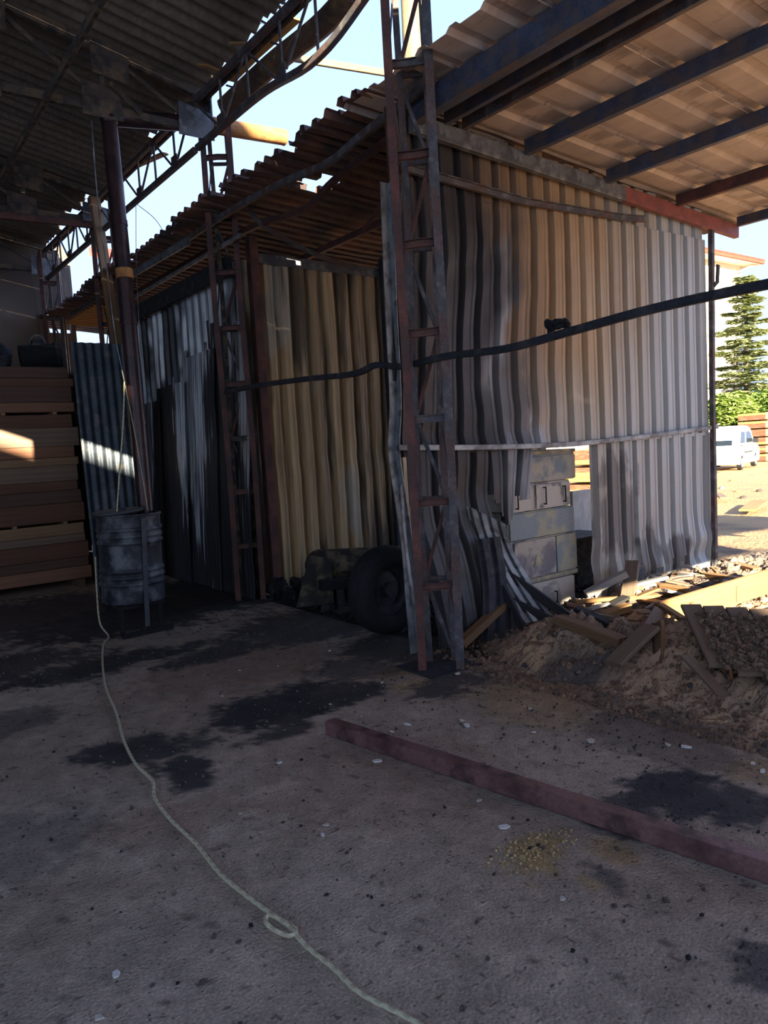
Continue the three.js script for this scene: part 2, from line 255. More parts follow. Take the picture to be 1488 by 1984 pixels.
{ // the yard: sunny dirt falling away very slightly, and the ash-black ground inside the bay
  const pos = [], nor = [], uv = [], col = [], idx = [], lin = (c) => Math.pow(c / 255, 2.2), xs = [], zs = [];
  for (let x = 3.3; x < 10; x += 0.12) xs.push(x); for (let x = 10; x < 34; x += 0.4) xs.push(x); for (let x = 34; x < 140; x += 6) xs.push(x);
  for (let z = -110; z < -30; z += 6) zs.push(z); for (let z = -30; z < -9; z += 0.35) zs.push(z); for (let z = -9; z < -2; z += 0.12) zs.push(z); for (let z = -2; z <= 60; z += 3) zs.push(z);
  const n = zs.length;
  xs.forEach((x, i) => zs.forEach((z, j) => {
    pos.push(x, -0.02 - 0.0145 * Math.max(0, x - 9) + 0.03 * (fbm(x * 2, z * 2, 3, 70) - 0.5) * sm(8, 10, x) * sm(34, 30, x), z); nor.push(0, 1, 0); uv.push(x, z);
    const f = fbm(x * 0.6, z * 0.6, 4, 71), g = fbm(x * 3, z * 3, 3, 72), ash = Math.max(sm(8.6, 7.2, x + 1.5 * (g - 0.5)) * sm(-9.5, -8, z + g), 0.6 * sm(0.56, 0.68, f) * sm(16, 11, x));
    let c = mixc([184, 146, 100], [154, 120, 82], f); c = mixc(c, [126, 104, 84], sm(0.5, 0.8, g) * 0.6); c = mixc(c, [48, 44, 42], ash); col.push(...c.map((q) => lin(q)));
    if (i && j) { const a = i * n + j, b = a - n; idx.push(b - 1, b, a, b - 1, a, a - 1); }
  }));
  const g = build(pos, nor, uv, idx); g.setAttribute('color', new THREE.Float32BufferAttribute(col, 3)); g.computeVertexNormals();
  const bm = tex(512, 512, (u, v) => { const k = 255 * fbm(u * 50, v * 50, 3, 3, 50); return [k, k, k]; }, 0.5, 0.5, false);
  structure(solo('yard_ground', g, new THREE.MeshStandardMaterial({ vertexColors: true, bumpMap: bm, bumpScale: 0.03, roughness: 0.95 }), 'sandy yard of dry trodden dirt and gravel beyond the awning', 'ground'));
}
// ---- sheet metal surfaces, heat-tinted and sooted by the fire
const streak = (x, y, s) => fbm(x * 38, y * 1.5, 4, s);
function sheetMat(fn, W, H, res, rough = 0.55, metal = 0.25) {
  const t = tex(res, Math.round(res * Math.min(1.3, H / W)), (u, v) => fn(u * W, v * H), 1 / W, 1 / H); t.wrapS = t.wrapT = THREE.ClampToEdgeWrapping;
  const bm = bumpTex.clone(); bm.repeat.set(1 / 1.2, 1 / 1.2);
  return new THREE.MeshStandardMaterial({ map: t, bumpMap: bm, bumpScale: 0.006, roughness: rough, metalness: metal, side: THREE.DoubleSide });
}
const CHAR = [[7.05, 0.25, 0.3, 0.26], [6.6, 0.3, 0.2, 0.3], [6.05, 0.8, 0.3, 0.6], [4.0, 0.5, 0.25, 0.5], [4.75, 1.9, 0.22, 0.5], [4.0, 2.7, 0.15, 0.8]];
const wallRightMat = sheetMat((u, y) => { // u = metres from the corner post, y = height
  const x = u + 3.4, n = fbm(x * 2.2, y * 1.4, 4, 80), st = streak(x, y, 81), rib = hash(Math.floor((x - 3.5) / 0.21), 1, 7), big = fbm(x * 0.9, y * 0.7, 3, 82);
  let c = mixc([186, 190, 190], [156, 160, 160], st);
  const tan = sm(7.3, 5.4, x + 0.9 * (n - 0.5) + 0.25 * (rib - 0.5)) * (0.35 + 0.65 * sm(1.5, 2.5, y + 0.9 * (n - 0.5)));
  c = mixc(c, mixc([182, 152, 112], [142, 112, 80], clamp(st * 0.9 + 0.35 * (rib - 0.5))), tan);
  const brown = sm(5.7, 4.3, x + 0.7 * (n - 0.5) + 0.35 * (rib - 0.5)); c = mixc(c, mixc([124, 98, 76], [78, 64, 54], st), brown * 0.85);
  const silver = sm(0.42, 0.62, n + 0.3 * sm(0.55, 0.1, Math.abs(x - 4.55)) - 0.35 * sm(1.9, 3.2, y) - 0.5 * sm(5.2, 6.0, x)); c = mixc(c, mixc([186, 190, 196], [140, 144, 150], st), silver * 0.75 * sm(6.2, 5.4, x));
  const soot = sm(0.52, 0.72, big * 0.55 + n * 0.35 + 0.3 * sm(5.2, 3.9, x) + 0.1 * (rib - 0.5) - 0.16 * sm(5.6, 6.6, x)); c = mixc(c, [44, 41, 41], soot * 0.88);
  for (const [bx, by, rx, ry] of CHAR) { const d = Math.hypot((x - bx) / rx, (y - by) / ry) + 1.4 * (fbm(x * 6, y * 4, 4, 86) - 0.5) + 0.9 * (st - 0.5); c = mixc(c, [72, 68, 67], 0.6 * sm(1.15, 0.75, d)); } // scorch marks with ragged outlines
  return c;
}, 4.8, 4.2, 1024);
const wallBayMat = sheetMat((u, y) => {
  const n = fbm(u * 2.4, y * 1.3, 4, 180), st = streak(u, y, 181), rib = hash(Math.floor(u / 0.2), 2, 9);
  const m3 = fbm(u * 7, y * 0.7, 4, 187);
  let c = mixc([206, 178, 132], [132, 110, 84], clamp(st + 0.5 * (rib - 0.5)));
  c = mixc(c, [176, 174, 166], 0.6 * sm(0.6, 0.68, n)); c = mixc(c, [56, 49, 44], sm(0.5, 0.68, m3 + 0.16 * (rib - 0.5) + 0.2 * (st - 0.5)) * 0.62); return c;
}, 5, 3.9, 768, 0.5, 0.08);
const wallSideMat = sheetMat((u, y) => { // u = metres from the corner going back
  const n = fbm(u * 2.4, y * 1.3, 4, 280), st = streak(u, y, 281); let c = mixc([222, 226, 226], [136, 140, 144], sm(0.25, 0.75, st)); c = mixc(c, [62, 62, 66], sm(0.5, 0.68, n)); return c;
}, 8, 3.9, 512, 0.45, 0.35);
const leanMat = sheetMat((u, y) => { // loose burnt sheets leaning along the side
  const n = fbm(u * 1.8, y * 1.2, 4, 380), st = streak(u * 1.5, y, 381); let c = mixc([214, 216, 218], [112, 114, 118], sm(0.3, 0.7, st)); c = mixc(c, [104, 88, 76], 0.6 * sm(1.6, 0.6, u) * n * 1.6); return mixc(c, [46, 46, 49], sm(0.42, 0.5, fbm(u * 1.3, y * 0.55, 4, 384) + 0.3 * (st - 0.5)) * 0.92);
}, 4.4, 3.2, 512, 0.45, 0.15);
// right wall: its plane is z = -4.4
const wob = (s, a, b, k) => (u, v) => [k * 0.2 * (fbm(u * 3 + s, v * a * 0.7, 2, s) - 0.5), 0, k * (fbm(u * b + s, v * a, 3, s + 3) - 0.5)];
{
  const w = thing('wall_right', 'fire-stained ribbed metal wall under the awning with its lower sheets torn away', 'wall', null); structure(w);
  const X0 = 3.56, P = 0.21;
  for (let k = 0; k < 5; k++) { // upper sheets between the middle rail and the rafter
    const x = X0 + k * P * 4;
    mesh('cladding_sheet', sheet({ o: [x, 1.5, -4.42 - 0.004 * (k % 2)], U: [1, 0, 0], W: [0, 1, 0], w: P * 4, l: 2.06, pitch: P, depth: 0.052, nv: 28, sub: 3, groove: 0.006, crest: 0.6, uv0: [x - 3.4, 1.5], deform: (u, v) => { const gx = x + u, D = 0.12 * sm(6.0, 4.4, gx) + 0.01, d = wob(11, 1.5, 1.3, D)(gx, v), le = 0.09 * sm(6.0, 4.6, gx) * sm(0.3, 1.5, 2.06 - v); return [d[0] - le, 0, d[2] - 0.035 * sm(5.6, 4.8, gx) * Math.exp(-Math.pow((v - 0.14) / 0.12, 2)), 1]; } }), wallRightMat, w);
    mesh('top_cladding_sheet', sheet({ o: [x, 3.5, -4.45], U: [1, 0, 0], W: [0, 1, 0], w: P * 4, l: 0.555 - 0.042 * k, pitch: P, depth: 0.052, nv: 4, crest: 0.6, uv0: [x - 3.4, 3.5] }), wallRightMat, w);
  }
  // lower left: two buckled sheets
  mesh('buckled_sheet', sheet({ o: [3.56, 0.02, -4.42], U: [1, 0, 0], W: [0, 1, 0], w: P * 4, l: 1.54, pitch: P, depth: 0.052, nv: 30, sub: 3, groove: 0.006, crest: 0.6, uv0: [0.16, 0], deform: (u, v) => { const d = wob(31, 1.6, 1.5, 0.16)(u, v), q = sm(1.45, 1.1, v); return [d[0] * q + 0.1 * sm(1.2, 0, v), 0, d[2] * q + 0.14 * sm(1.2, 0.1, v)]; } }), wallRightMat, w);
  mesh('buckled_sheet', sheet({ o: [4.36, 0.72, -4.45], U: [1, 0, 0], W: [0, 1, 0], w: P * 3, l: 0.84, pitch: P, depth: 0.052, nv: 22, sub: 3, groove: 0.006, crest: 0.6, uv0: [0.96, 0.72], hole: (u, v) => v < 0.3 * (0.25 + vn(u * 9, 1, 6)) + 0.12 * sm(0.3, 0, u), deform: (u, v) => { const d = wob(37, 1.5, 1.5, 0.07)(u, v); return [d[0] - 0.26 * (0.84 - v) * sm(0.1, 0.6, u), 0, d[2] + 0.05 * (0.84 - v)]; } }), wallRightMat, w);
  for (let k = 0; k < 3; k++) { // lower right
    const x = 5.74 + k * P * 3; mesh('lower_sheet', sheet({ o: [x, 0.03, -4.42 - 0.004 * (k % 2)], U: [1, 0, 0], W: [0, 1, 0], w: P * 3 + (k === 2 ? P : 0), l: 1.5, pitch: P, depth: 0.052, nv: 26, sub: 3, groove: 0.006, crest: 0.6, uv0: [x - 3.4, 0.03], hole: (u, v) => (k === 1 || (k === 2 && u < 0.3)) && v < 0.42 * vn(u * 6 + k * 3, 2, 8) * (k === 1 ? 1 : 0.7), deform: (u, v) => { const d = wob(41, 1.0, 1.4, 0.045)(u + x, v), q = sm(0.75, 0, v); return [d[0] + q * 0.02 * Math.sin(x + u), 0, d[2] * (0.5 + q) + q * 0.12 * (vn(u * 7, v * 5, k + 60) - 0.4)]; } }), wallRightMat, w);
  }
}
{ // back wall of the open bay, plane z = -7.45
  const w = thing('wall_bay', 'brown and gold heat-tinted ribbed metal wall at the back of the open bay', 'wall', null); structure(w);
  for (let k = 0; k < 6; k++) { const x = 3.84 + k * 0.8; mesh('cladding_sheet', sheet({ o: [x, 0.02, -7.47 - 0.004 * (k % 2)], U: [1, 0, 0], W: [0, 1, 0], w: 0.8, l: 3.66, pitch: 0.2, depth: 0.055, nv: 30, sub: 2, groove: 0.006, uv0: [x - 3.84, 0], crest: 0.5, deform: (u, v) => { const d = wob(51, 1.1, 1.1, 0.08)(u + x, v), b = Math.exp(-Math.pow((v - 1.55 + 0.2 * u) / 0.1, 2)) * 0.03 * vn(u * 5, 1, 3); return [d[0], 0, d[2] - b]; } }), wallBayMat, w); }
}
{ // side wall behind the columns, plane x = 3.8, seen from outside
  const w = thing('wall_side', 'silver ribbed metal side wall high behind the leaning burnt sheets', 'wall', null); structure(w);
  for (let k = 0; k < 5; k++) { const z = -7.5 - k * 0.8; mesh('cladding_sheet', sheet({ o: [3.84, 1.9, z], U: [0, 0, -1], W: [0, 1, 0], w: 0.8, l: 1.66, pitch: 0.2, depth: 0.04, nv: 8, flip: 1, uv0: [k * 0.8, 1.9], deform: (u, v) => wob(71, 1.3, 1.2, 0.05)(u + k * 0.8, v) }), wallSideMat, w); }
  mesh('inner_lining', mergeGeometries([new THREE.BoxGeometry(0.03, 3.2, 6.6).translate(3.9, 1.6, -10.8)]), M.sootyTan, w);
}
// ---- lean-to roof: ridge side at the columns (x = 3.35), falling to x = 8.5
const roofY = (x) => 4.10 - 0.05 * (x - 3.4);
const awningMat = (() => { const t = tex(512, 512, (u, v) => { const a = fbm(u * 8, v * 8, 5, 400, 8), b = fbm(u * 4, v * 32, 4, 401, 4); let c = mixc([206, 188, 172], [160, 146, 138], clamp(a * 0.7 + b * 0.6 - 0.15)); c = mixc(c, [120, 106, 98], sm(0.6, 0.72, b) * 0.5); return c; }, 1 / 2.4, 1 / 2.4); const bm = tex(256, 256, (u, v) => { const k = 255 * fbm(u * 8, v * 8, 4, 402, 8); return [k, k, k]; }, 1 / 1.2, 1 / 1.2, false); return new THREE.MeshStandardMaterial({ map: t, bumpMap: bm, bumpScale: 0.012, roughness: 0.6, metalness: 0.15, side: THREE.DoubleSide }); })();
const bayRoofMat = mottled(0x674a40, 0x453835, { size: 2.0, n: 5, rough: 0.8, metal: 0.1, s: 410, C: 0x85553e, cover: 0.12 });
{
  const w = thing('lean_to_roof', 'corrugated metal awning roof on steel purlins beside the shed', 'roof', null); structure(w);
  const S = [1, -0.05, 0]; let z = 6.5, k = 0;
  while (z > -4.3) { const kk = k++; mesh('roof_sheet', sheet({ o: [3.36 + 0.04 * Math.sin(kk * 2.3), roofY(3.36) + 0.004 * (kk % 2), z], U: [0, 0, -1], W: S, w: 0.9, l: 5.2, pitch: 0.3, depth: 0.03, crest: 0.2, nv: 24, flip: -1, sub: 4, deform: (u, v) => [0, 0, -0.012 * (fbm(v * 1.2 + kk * 5, u * 3, 3, 411) - 0.5) - 0.012 * Math.exp(-Math.pow(u / 0.1, 2)) * (vn(v * 1.3 + kk * 3.1, 1, 412))] }), awningMat, w); z -= 0.86; }
  k = 0; z += 0.3;
  while (z > -14.5) { // over the burnt bay: bent, rusted, with a hole
    const kk = k++, z0 = z; mesh('burnt_roof_sheet', sheet({ o: [3.34 + 0.05 * Math.sin(kk * 1.7), roofY(3.36) + 0.012 + 0.004 * (kk % 2), z], U: [0, 0, -1], W: S, w: 0.9, l: 5.2, pitch: 0.18, depth: 0.05, crest: 0.3, nv: 52, flip: -1, sub: 2, uv0: [kk * 1.3, 0],
      hole: (u, v) => { const zz = z0 - u, xx = 3.35 + v; return Math.hypot((xx - 4.02) / 0.125, (zz + 6.12) / 0.16) < 0.85 + 0.5 * vn(xx * 8, zz * 8, 5) || (v < 0.1 && vn(zz * 12, v * 30, 9) > 0.72); },
      deform: (u, v) => [0, 0, -0.05 * sm(0.3, 2.5, v) * (fbm(v * 1.2, (z0 - u) * 1.2, 3, 420)) + 0.02 * (vn(v * 3, (z0 - u) * 3, 421) - 0.5) + 0.035 * sm(0.3, 0, v) * (vn(kk * 3 + u * 9, 1, 422) - 0.5)] }), bayRoofMat, w); z -= 0.87; }
}
// ---- main shed: roof, far and left walls, and added sun blockers at the near end
const mainY = (x) => 5.34 + 0.2 * (3.5 - x);
const mainRoofMat = mottled(0x75675a, 0x584e45, { size: 2.2, n: 5, rough: 0.9, s: 430, C: 0x6a5c4a, cover: 0.12 });
{
  const w = thing('main_roof', 'soot-blackened corrugated roof of the main shed with its eave broken off', 'roof', null); structure(w);
  const S = [-1, 0.2, 0]; let k = 0;
  for (let z = 9; z > -16.5; z -= 1.05) {
    const kk = k++, z0 = z, torn = z < -2.8 ? 0.2 * vn(kk * 1.7, 2, 3) : 0, ext = z < -2.8 ? 0 : 0.15;
    mesh('roof_sheet', sheet({ o: [3.66 + ext, mainY(3.66 + ext) + 0.008 * (kk % 2), z], U: [0, 0, -1], W: S, w: 1.08, l: 4.0, pitch: 0.18, depth: 0.055, type: 'sine', nv: z < -2 ? 90 : z < 1 ? 60 : 4, flip: 1, uv0: [kk * 0.7, 0],
      hole: (u, v) => { const zz = z0 - u, xx = 3.66 + ext - v * 0.98; return (torn && v < torn * (0.3 + 1.2 * vn(zz * 5, 3, 8)) + 0.1 * fbm(zz * 14, v * 9, 3, 4)) || (Math.abs(xx - 2.06) < 0.6 && Math.abs(zz + 1.3) < 0.75); } }), mainRoofMat, w);  // rectangular opening added out of view so sun reaches the bay roof hole
    if (z > 1.0) continue;
    mesh('upper_roof_sheet', sheet({ o: [-0.2, mainY(-0.2) + 0.02 + 0.008 * (kk % 2), z], U: [0, 0, -1], W: S, w: 1.08, l: 4.9, pitch: 0.18, depth: 0.055, type: 'sine', nv: 49, flip: 1, uv0: [kk * 0.7, 3], }), mainRoofMat, w);
    mesh('far_slope_sheet', sheet({ o: [-5.0, mainY(-5) + 0.03 + 0.008 * (kk % 2), z], U: [0, 0, -1], W: [-1, -0.2, 0], w: 1.08, l: 9, pitch: 0.36, depth: 0.055, nv: 2, flip: 1, uv0: [kk * 0.7, 3] }), mainRoofMat, w);
  }
  const shedWall = mottled(0x73655a, 0x5a5048, { size: 2, s: 450, rough: 0.9 });
  const wallB = (name, label, g) => structure(solo(name, g, shedWall, label, 'wall'));
  wallB('wall_back', 'dark sooty wall closing the far end of the main shed', mergeGeometries([[-2.9, 2.9, 12.4, 5.8 * 1.35], [3.39, 2.75, 0.18, 5.5], [3.67, 1.95, 0.38, 3.9], [3.67, 4.85, 0.38, 1.1], [3.9, 2.7, 0.08, 5.2]].map(([x, y, w, h]) => new THREE.BoxGeometry(w, h, 0.1).translate(x, y + (w > 9 ? 1 : 0), -14.1))));
  wallB('wall_left', 'dark long wall on the far side of the main shed', new THREE.BoxGeometry(0.12, 8, 12).translate(-9, 4, -10.6));
  wallB('sun_blocker_1', 'added unseen header blocking the sun at the near end of the shed', new THREE.BoxGeometry(4.2, 1.75, 0.12).translate(1.75, 5.375, 9.05));  // added header, only stops sun from climbing the ribbed wall
  const low = (x) => (x < -2.3 ? 5.67 - 0.42 * (x + 2.52) : 5.2 - 0.42 * (x + 1.39));
  wallB('sun_blocker_2', 'added unseen gable shape cutting the sun into strips at the near end of the main shed', plate([[-5, 6.66, 1.0], [-2.31, 5.58, 1.0], [-2.3, 4.5, 1.0], [-1.64, 4.5, 1.0], [-1.63, low(-1.63), 1.0], [-0.75, low(-0.75), 1.0], [-0.7, 4.5, 1.0], [-0.2, 4.5, 1.0], [-0.2, 6.25, 1.0], [-5, 7.2, 1.0]], [0, 0, 1], 0.04));  // added shape, its stepped lower edge trims the sun strips on the lumber
}

{ // added unseen slab keeping low sun off the shed floor, notched for light strips
  const o = thing('notched_sun_blocker', 'added tall pale slab with a notched top, unseen, blocking the low sun from the shed floor', 'blocker', null, [-27, 0, 30]);
  const wm0 = new THREE.MeshStandardMaterial({ color: 0xc9bda6, roughness: 0.9 });
  mesh('notched_slab', plate([[18.3, -0.5, 0], [18.3, 15.2, 0], [15.8, 15.2, 0], [15.8, 17.5, 0], [14.45, 17.5, 0], [14.45, 14.3, 0], [11.9, 15.35, 0], [11.9, 18.5, 0], [-20, 18.5, 0], [-20, -0.5, 0]], [0, 0, 1], 0.8), wm0, o); mesh('rear_block', new THREE.BoxGeometry(33, 10, 9).translate(-3.5, 4.8, 5), wm0, o);
  const win = new THREE.BoxGeometry(1.3, 1.4, 0.08), wm = new THREE.MeshStandardMaterial({ color: 0x39434d, roughness: 0.2 });
  for (let i = 0; i < 10; i++) for (let j = 0; j < 4; j++) { const m = mesh('window', win, wm, o); m.position.set(-18 + i * 3.6, 1.8 + j * 3, -0.03); }
}
// ================================================================ steelwork
// lattice column: front left/right chords a, b and the way to the back chords (dx, dz)
function latticeColumn(label, group, a, b, back, top, mat, mat2, bottomLean = 0, step = 0.58) {
  const o = thing('lattice_column', label, 'column', group, [a[0], 0, a[1]]), L = (p) => [p[0] - a[0], p[1] - a[1]];
  const A = L(a), B = L(b), A2 = [A[0] + back[0] + 0.22 * (B[0] - A[0]), A[1] + back[1] + 0.22 * (B[1] - A[1])], B2 = [B[0] + back[0] - 0.1 * (B[0] - A[0]), B[1] + back[1] - 0.1 * (B[1] - A[1])];
  const chord = (p, s, m, w = 0.05) => mesh('chord', sweep(curve([[p[0], -0.02, p[1]], [p[0] + 0.012 * s, top * 0.3, p[1]], [p[0] - 0.012 * s, top * 0.62, p[1] + 0.008], [p[0], top, p[1]]], 14), angleL(w, w, 0.007), [back[0], 0.001, back[1]]), m, o);
  chord(A, 1, mat, 0.058); chord(B, 1, mat2 === M.rustGrey ? mat2 : mat, 0.058); chord(A2, -1, mat2, 0.045); chord(B2, -1, mat2, 0.045);
  for (let y = 0.6, i = 0; y < top - 0.05; y += step, i++) {
    mesh('batten', sweep([[A[0], y, A[1]], [(A[0] + B[0]) / 2, y + (i % 3 === 1 ? 0.012 : 0), (A[1] + B[1]) / 2], [B[0], y + 0.008, B[1]]], channel(0.03, 0.052, 0.005)), i % 4 === 2 ? mat2 : mat, o);
    mesh('batten', bar([A2[0], y + 0.02, A2[1]], [B2[0], y + 0.02, B2[1]], 0.025, 0.035), mat2, o);
    const y2 = y - step + 0.03, z = i % 2, P = z ? [A, A2] : [A2, A], Q = z ? [B2, B] : [B, B2], S = z ? [A2, B2] : [B2, A2];
    mesh('lacing_bar', bar([P[0][0], y2, P[0][1]], [P[1][0], y, P[1][1]], 0.006, 0.026), mat2, o);
    mesh('lacing_bar', bar([Q[0][0], y2, Q[0][1]], [Q[1][0], y, Q[1][1]], 0.006, 0.026), mat2, o);
    mesh('lacing_bar', bar([S[0][0], y2, S[0][1]], [S[1][0], y, S[1][1]], 0.028, 0.028), z ? mat : M.rustGrey, o);
  }
  mesh('base_plate', new THREE.BoxGeometry(0.46, 0.012, 0.42).translate((A[0] + B2[0]) / 2, 0.006, (A[1] + B2[1]) / 2), M.sooty, o);
  return o;
}
latticeColumn('tall rust-red lattice column standing at the edge of the soil heap', null, [3.26, -4.0], [3.455, -3.82], [0.13, -0.16], 5.25, M.rust, M.rustGrey);
latticeColumn('rust-red lattice column at the corner of the brown bay wall', null, [3.52, -7.42], [3.75, -7.28], [0.1, -0.2], 5.2, M.rust, M.sootyTan);
latticeColumn('lattice column with pale timber tied to it behind the stove pipe', null, [3.36, -10.75], [3.6, -10.65], [0.1, -0.2], 5.2, M.rust, M.rustGrey);
latticeColumn('rusty lattice column furthest along the row of columns', null, [3.36, -13.7], [3.6, -13.6], [0.1, -0.2], 5.2, M.rust, M.rustGrey);
solo('timber_post', sweep([[3.42, 1.6, -10.1], [3.38, 3.3, -10.25], [3.34, 5.14, -10.5]], rect(0.15, 0.05), [0.3, 0, 1]), wood(0x9c7a58, 0x6f543c, { s: 21 }), 'pale brown timber post tied upright behind the stove pipe', 'post');
// eave girder between the columns
function girder(label, zA, zB, sag, mat, panels) {
  const o = thing('eave_girder', label, 'girder', null, [3.42, 0, zA]), L = zB - zA, yb = (t) => 4.72 + sag(t), yt = () => 5.17, P = (t, y) => [0, y, t * L];
  const n = 24, bp = []; for (let i = 0; i <= n; i++) bp.push(P(i / n, yb(i / n)));
  mesh('bottom_chord', sweep(bp, rect(0.055, 0.055)), mat, o); mesh('top_chord', sweep([P(0, yt(0)), P(1, yt(1))], rect(0.055, 0.055)), mat, o); mesh('top_chord', sweep([[0.11, 5.21, 0], [0.11, 5.21, L]], rect(0.04, 0.05)), M.sootyTan, o);
  for (let i = 0; i < panels; i++) {
    const c = (i + 0.5) / panels, l = i / panels, r = (i + 1) / panels, e = 0.09 / Math.abs(L);
    mesh('gusset', new THREE.BoxGeometry(0.012, 0.13, 0.15).translate(0, yb(c) + 0.06, c * L), mat, o);
    mesh('web_bar', rod([P(c + e * 0.3, yb(c) + 0.06), P(c + e * 0.3, yt())], 0.013, 8), mat, o); mesh('web_bar', rod([P(c - e, yb(c) + 0.06), P(l, yt())], 0.013, 8), mat, o); mesh('web_bar', rod([P(c + e, yb(c) + 0.06), P(r, yt())], 0.013, 8), mat, o);
    if (i) mesh('web_bar', rod([P(l, yb(l)), P(l, yt())], 0.013, 8), mat, o);
  }
  return o;
}
girder('bent lattice eave girder spanning to the tall column beside the soil heap', -7.35, -3.9, (t) => -0.1 * Math.exp(-Math.pow((t - 0.64) / 0.16, 2)) + 0.12 * sm(0.72, 1, t), M.rustGrey, 3);
girder('straight lattice eave girder behind the horizontal stove pipe', -10.7, -7.4, () => 0, M.rustGrey, 3);
girder('rusty lattice eave girder at the far end of the column row', -13.6, -10.75, () => 0, M.rustGrey, 3);
girder('lattice eave girder running from the tall column towards the open shed end', -3.8, 0, () => 0.02, M.rustGrey, 3);
// roof trusses of the main shed, across from each column
function truss(label, z, extra, yb = 4.86) {
  const o = thing('roof_truss', label, 'truss', null, [3.55, 0, z]), yt = (x) => mainY(3.55 + x) - 0.09, m = M.sootyTan;
  mesh('bottom_chord', bar([0, yb + 0.04, 0], [-12, yb, 0], 0.06, 0.075), m, o); mesh('top_chord', bar([0.05, yt(0.05), 0], [-12, yt(-12), 0], 0.06, 0.085), m, o);
  const xs = [-0.12, -1.05, -2.1, -3.2, -4.4];
  xs.forEach((x, i) => {
    mesh('web_post', bar([x, yb, 0.0], [x, yt(x), 0], 0.05, 0.05), m, o);
    if (i) { const p = xs[i - 1]; mesh('web_diagonal', bar([p, yb + (i % 2 ? 0.05 : 0.1), 0.01], [x + 0.08, yt(x) - 0.05, 0.01], 0.03, 0.045), m, o); }
    mesh('gusset_plate', plate([[x - 0.22, yb - 0.06, 0.035], [x + 0.16, yb - 0.06, 0.035], [x + 0.14, yb + 0.2, 0.035], [x - 0.2, yb + 0.26, 0.035]], [0, 0, 1], 0.01), i === 0 ? M.steel : m, o);
    if (i) mesh('gusset_plate', plate([[x - 0.1, yt(x) - 0.26, 0.045], [x + 0.24, yt(x) - 0.3, 0.045], [x + 0.26, yt(x) + 0.0, 0.045], [x - 0.1, yt(x) + 0.06, 0.045]], [0, 0, 1], 0.01), m, o);
  });
  if (extra) extra(o);
  return o;
}
truss('sooty roof truss with gusset plates over the drum stove', -7.33, (o) => mesh('loose_web_bar', bar([-1.0, 5.12, 0.06], [-0.72, 4.9, 0.06], 0.03, 0.05), M.sootyTan, o));
truss('sooty roof truss above the timber post behind the stove', -10.7, (o) => mesh('tie_beam', bar([-0.1, 4.8, 0.1], [-4, 4.74, 0.1], 0.05, 0.09), M.rust, o));
truss('sooty roof truss at the far end above the lumber stack', -13.75);
truss('roof truss meeting the head of the tall lattice column', -3.9, null, 5.06);
for (const [x, k] of [[1.45, 0], [0.0, 1], [-1.8, 2]]) solo('roof_purlin', bar([x, mainY(x) - 0.06, -16.4], [x, mainY(x) - 0.06, 1], 0.06, 0.09), M.sootyTan, ['first sooty purlin under the main roof counted from the columns', 'second sooty purlin under the main roof counted from the columns', 'third sooty purlin under the main roof counted from the columns'][k], 'purlin');
solo('roof_brace', bar([2.0, 4.98, -4.3], [1.95, 4.76, -10.3], 0.04, 0.07), M.sootyTan, 'long thin brace running under the main roof between two trusses', 'brace');
// broken eave gutter hanging outside the girder
{
  const pr = []; for (let i = 0; i <= 10; i++) { const a = Math.PI * (1 + i / 10); pr.push([0.1 * Math.cos(a), 0.13 * Math.sin(a)]); } for (let i = 10; i >= 0; i--) { const a = Math.PI * (1 + i / 10); pr.push([0.095 * Math.cos(a), 0.125 * Math.sin(a)]); }
  const o = thing('eave_gutter', 'torn rusty gutter hanging along the eave above the bent girder', 'gutter', null, [3.68, 5.14, -7.15]);
  mesh('trough', sweep(curve([[0, 0.0, 0], [0.01, 0.01, 1], [0.02, -0.02, 1.9], [-0.02, 0.03, 2.6]], 18), pr), mottled(0x5f4a38, 0x4a3b30, { s: 440, size: 1.2, C: 0x86683c, cover: 0.15 }), o);
  for (const z of [0.3, 1.2, 2.1]) mesh('bracket', bar([-0.14, 0.02, z], [0.11, 0.01, z], 0.02, 0.012), M.sooty, o);
}
{ // loose strips of burnt eave boarding
  const g = wood(0xb08c50, 0x7a5c38, { s: 23, char: 0.3 });
  const S = [[[3.62, 5.24, -6.9], [3.66, 5.27, -5.7], 0.09], [[3.6, 5.3, -5.5], [3.72, 5.3, -4.4], 0.07], [[3.36, 5.3, -6.4], [3.62, 5.27, -6.25], 0.035], [[3.3, 5.33, -6.95], [3.5, 5.3, -6.9], 0.06], [[3.74, 5.12, -4.95], [3.76, 5.2, -4.2], 0.11], [[3.5, 5.26, -9.9], [3.68, 5.2, -8.8], 0.1]];
  S.forEach(([p, q, w], i) => solo('eave_strip', sweep([p, V(...p).lerp(V(...q), 0.4).add(V(0, 0.015, 0.01)), q], [[-w / 2, -0.006], [w * 0.3, -0.008], [w / 2, 0.004], [w * 0.1, 0.01], [-w * 0.45, 0.006]]), g, 'splintered strip of scorched boarding hanging from the broken eave', 'strip', 'splintered boards along the broken eave'));
}
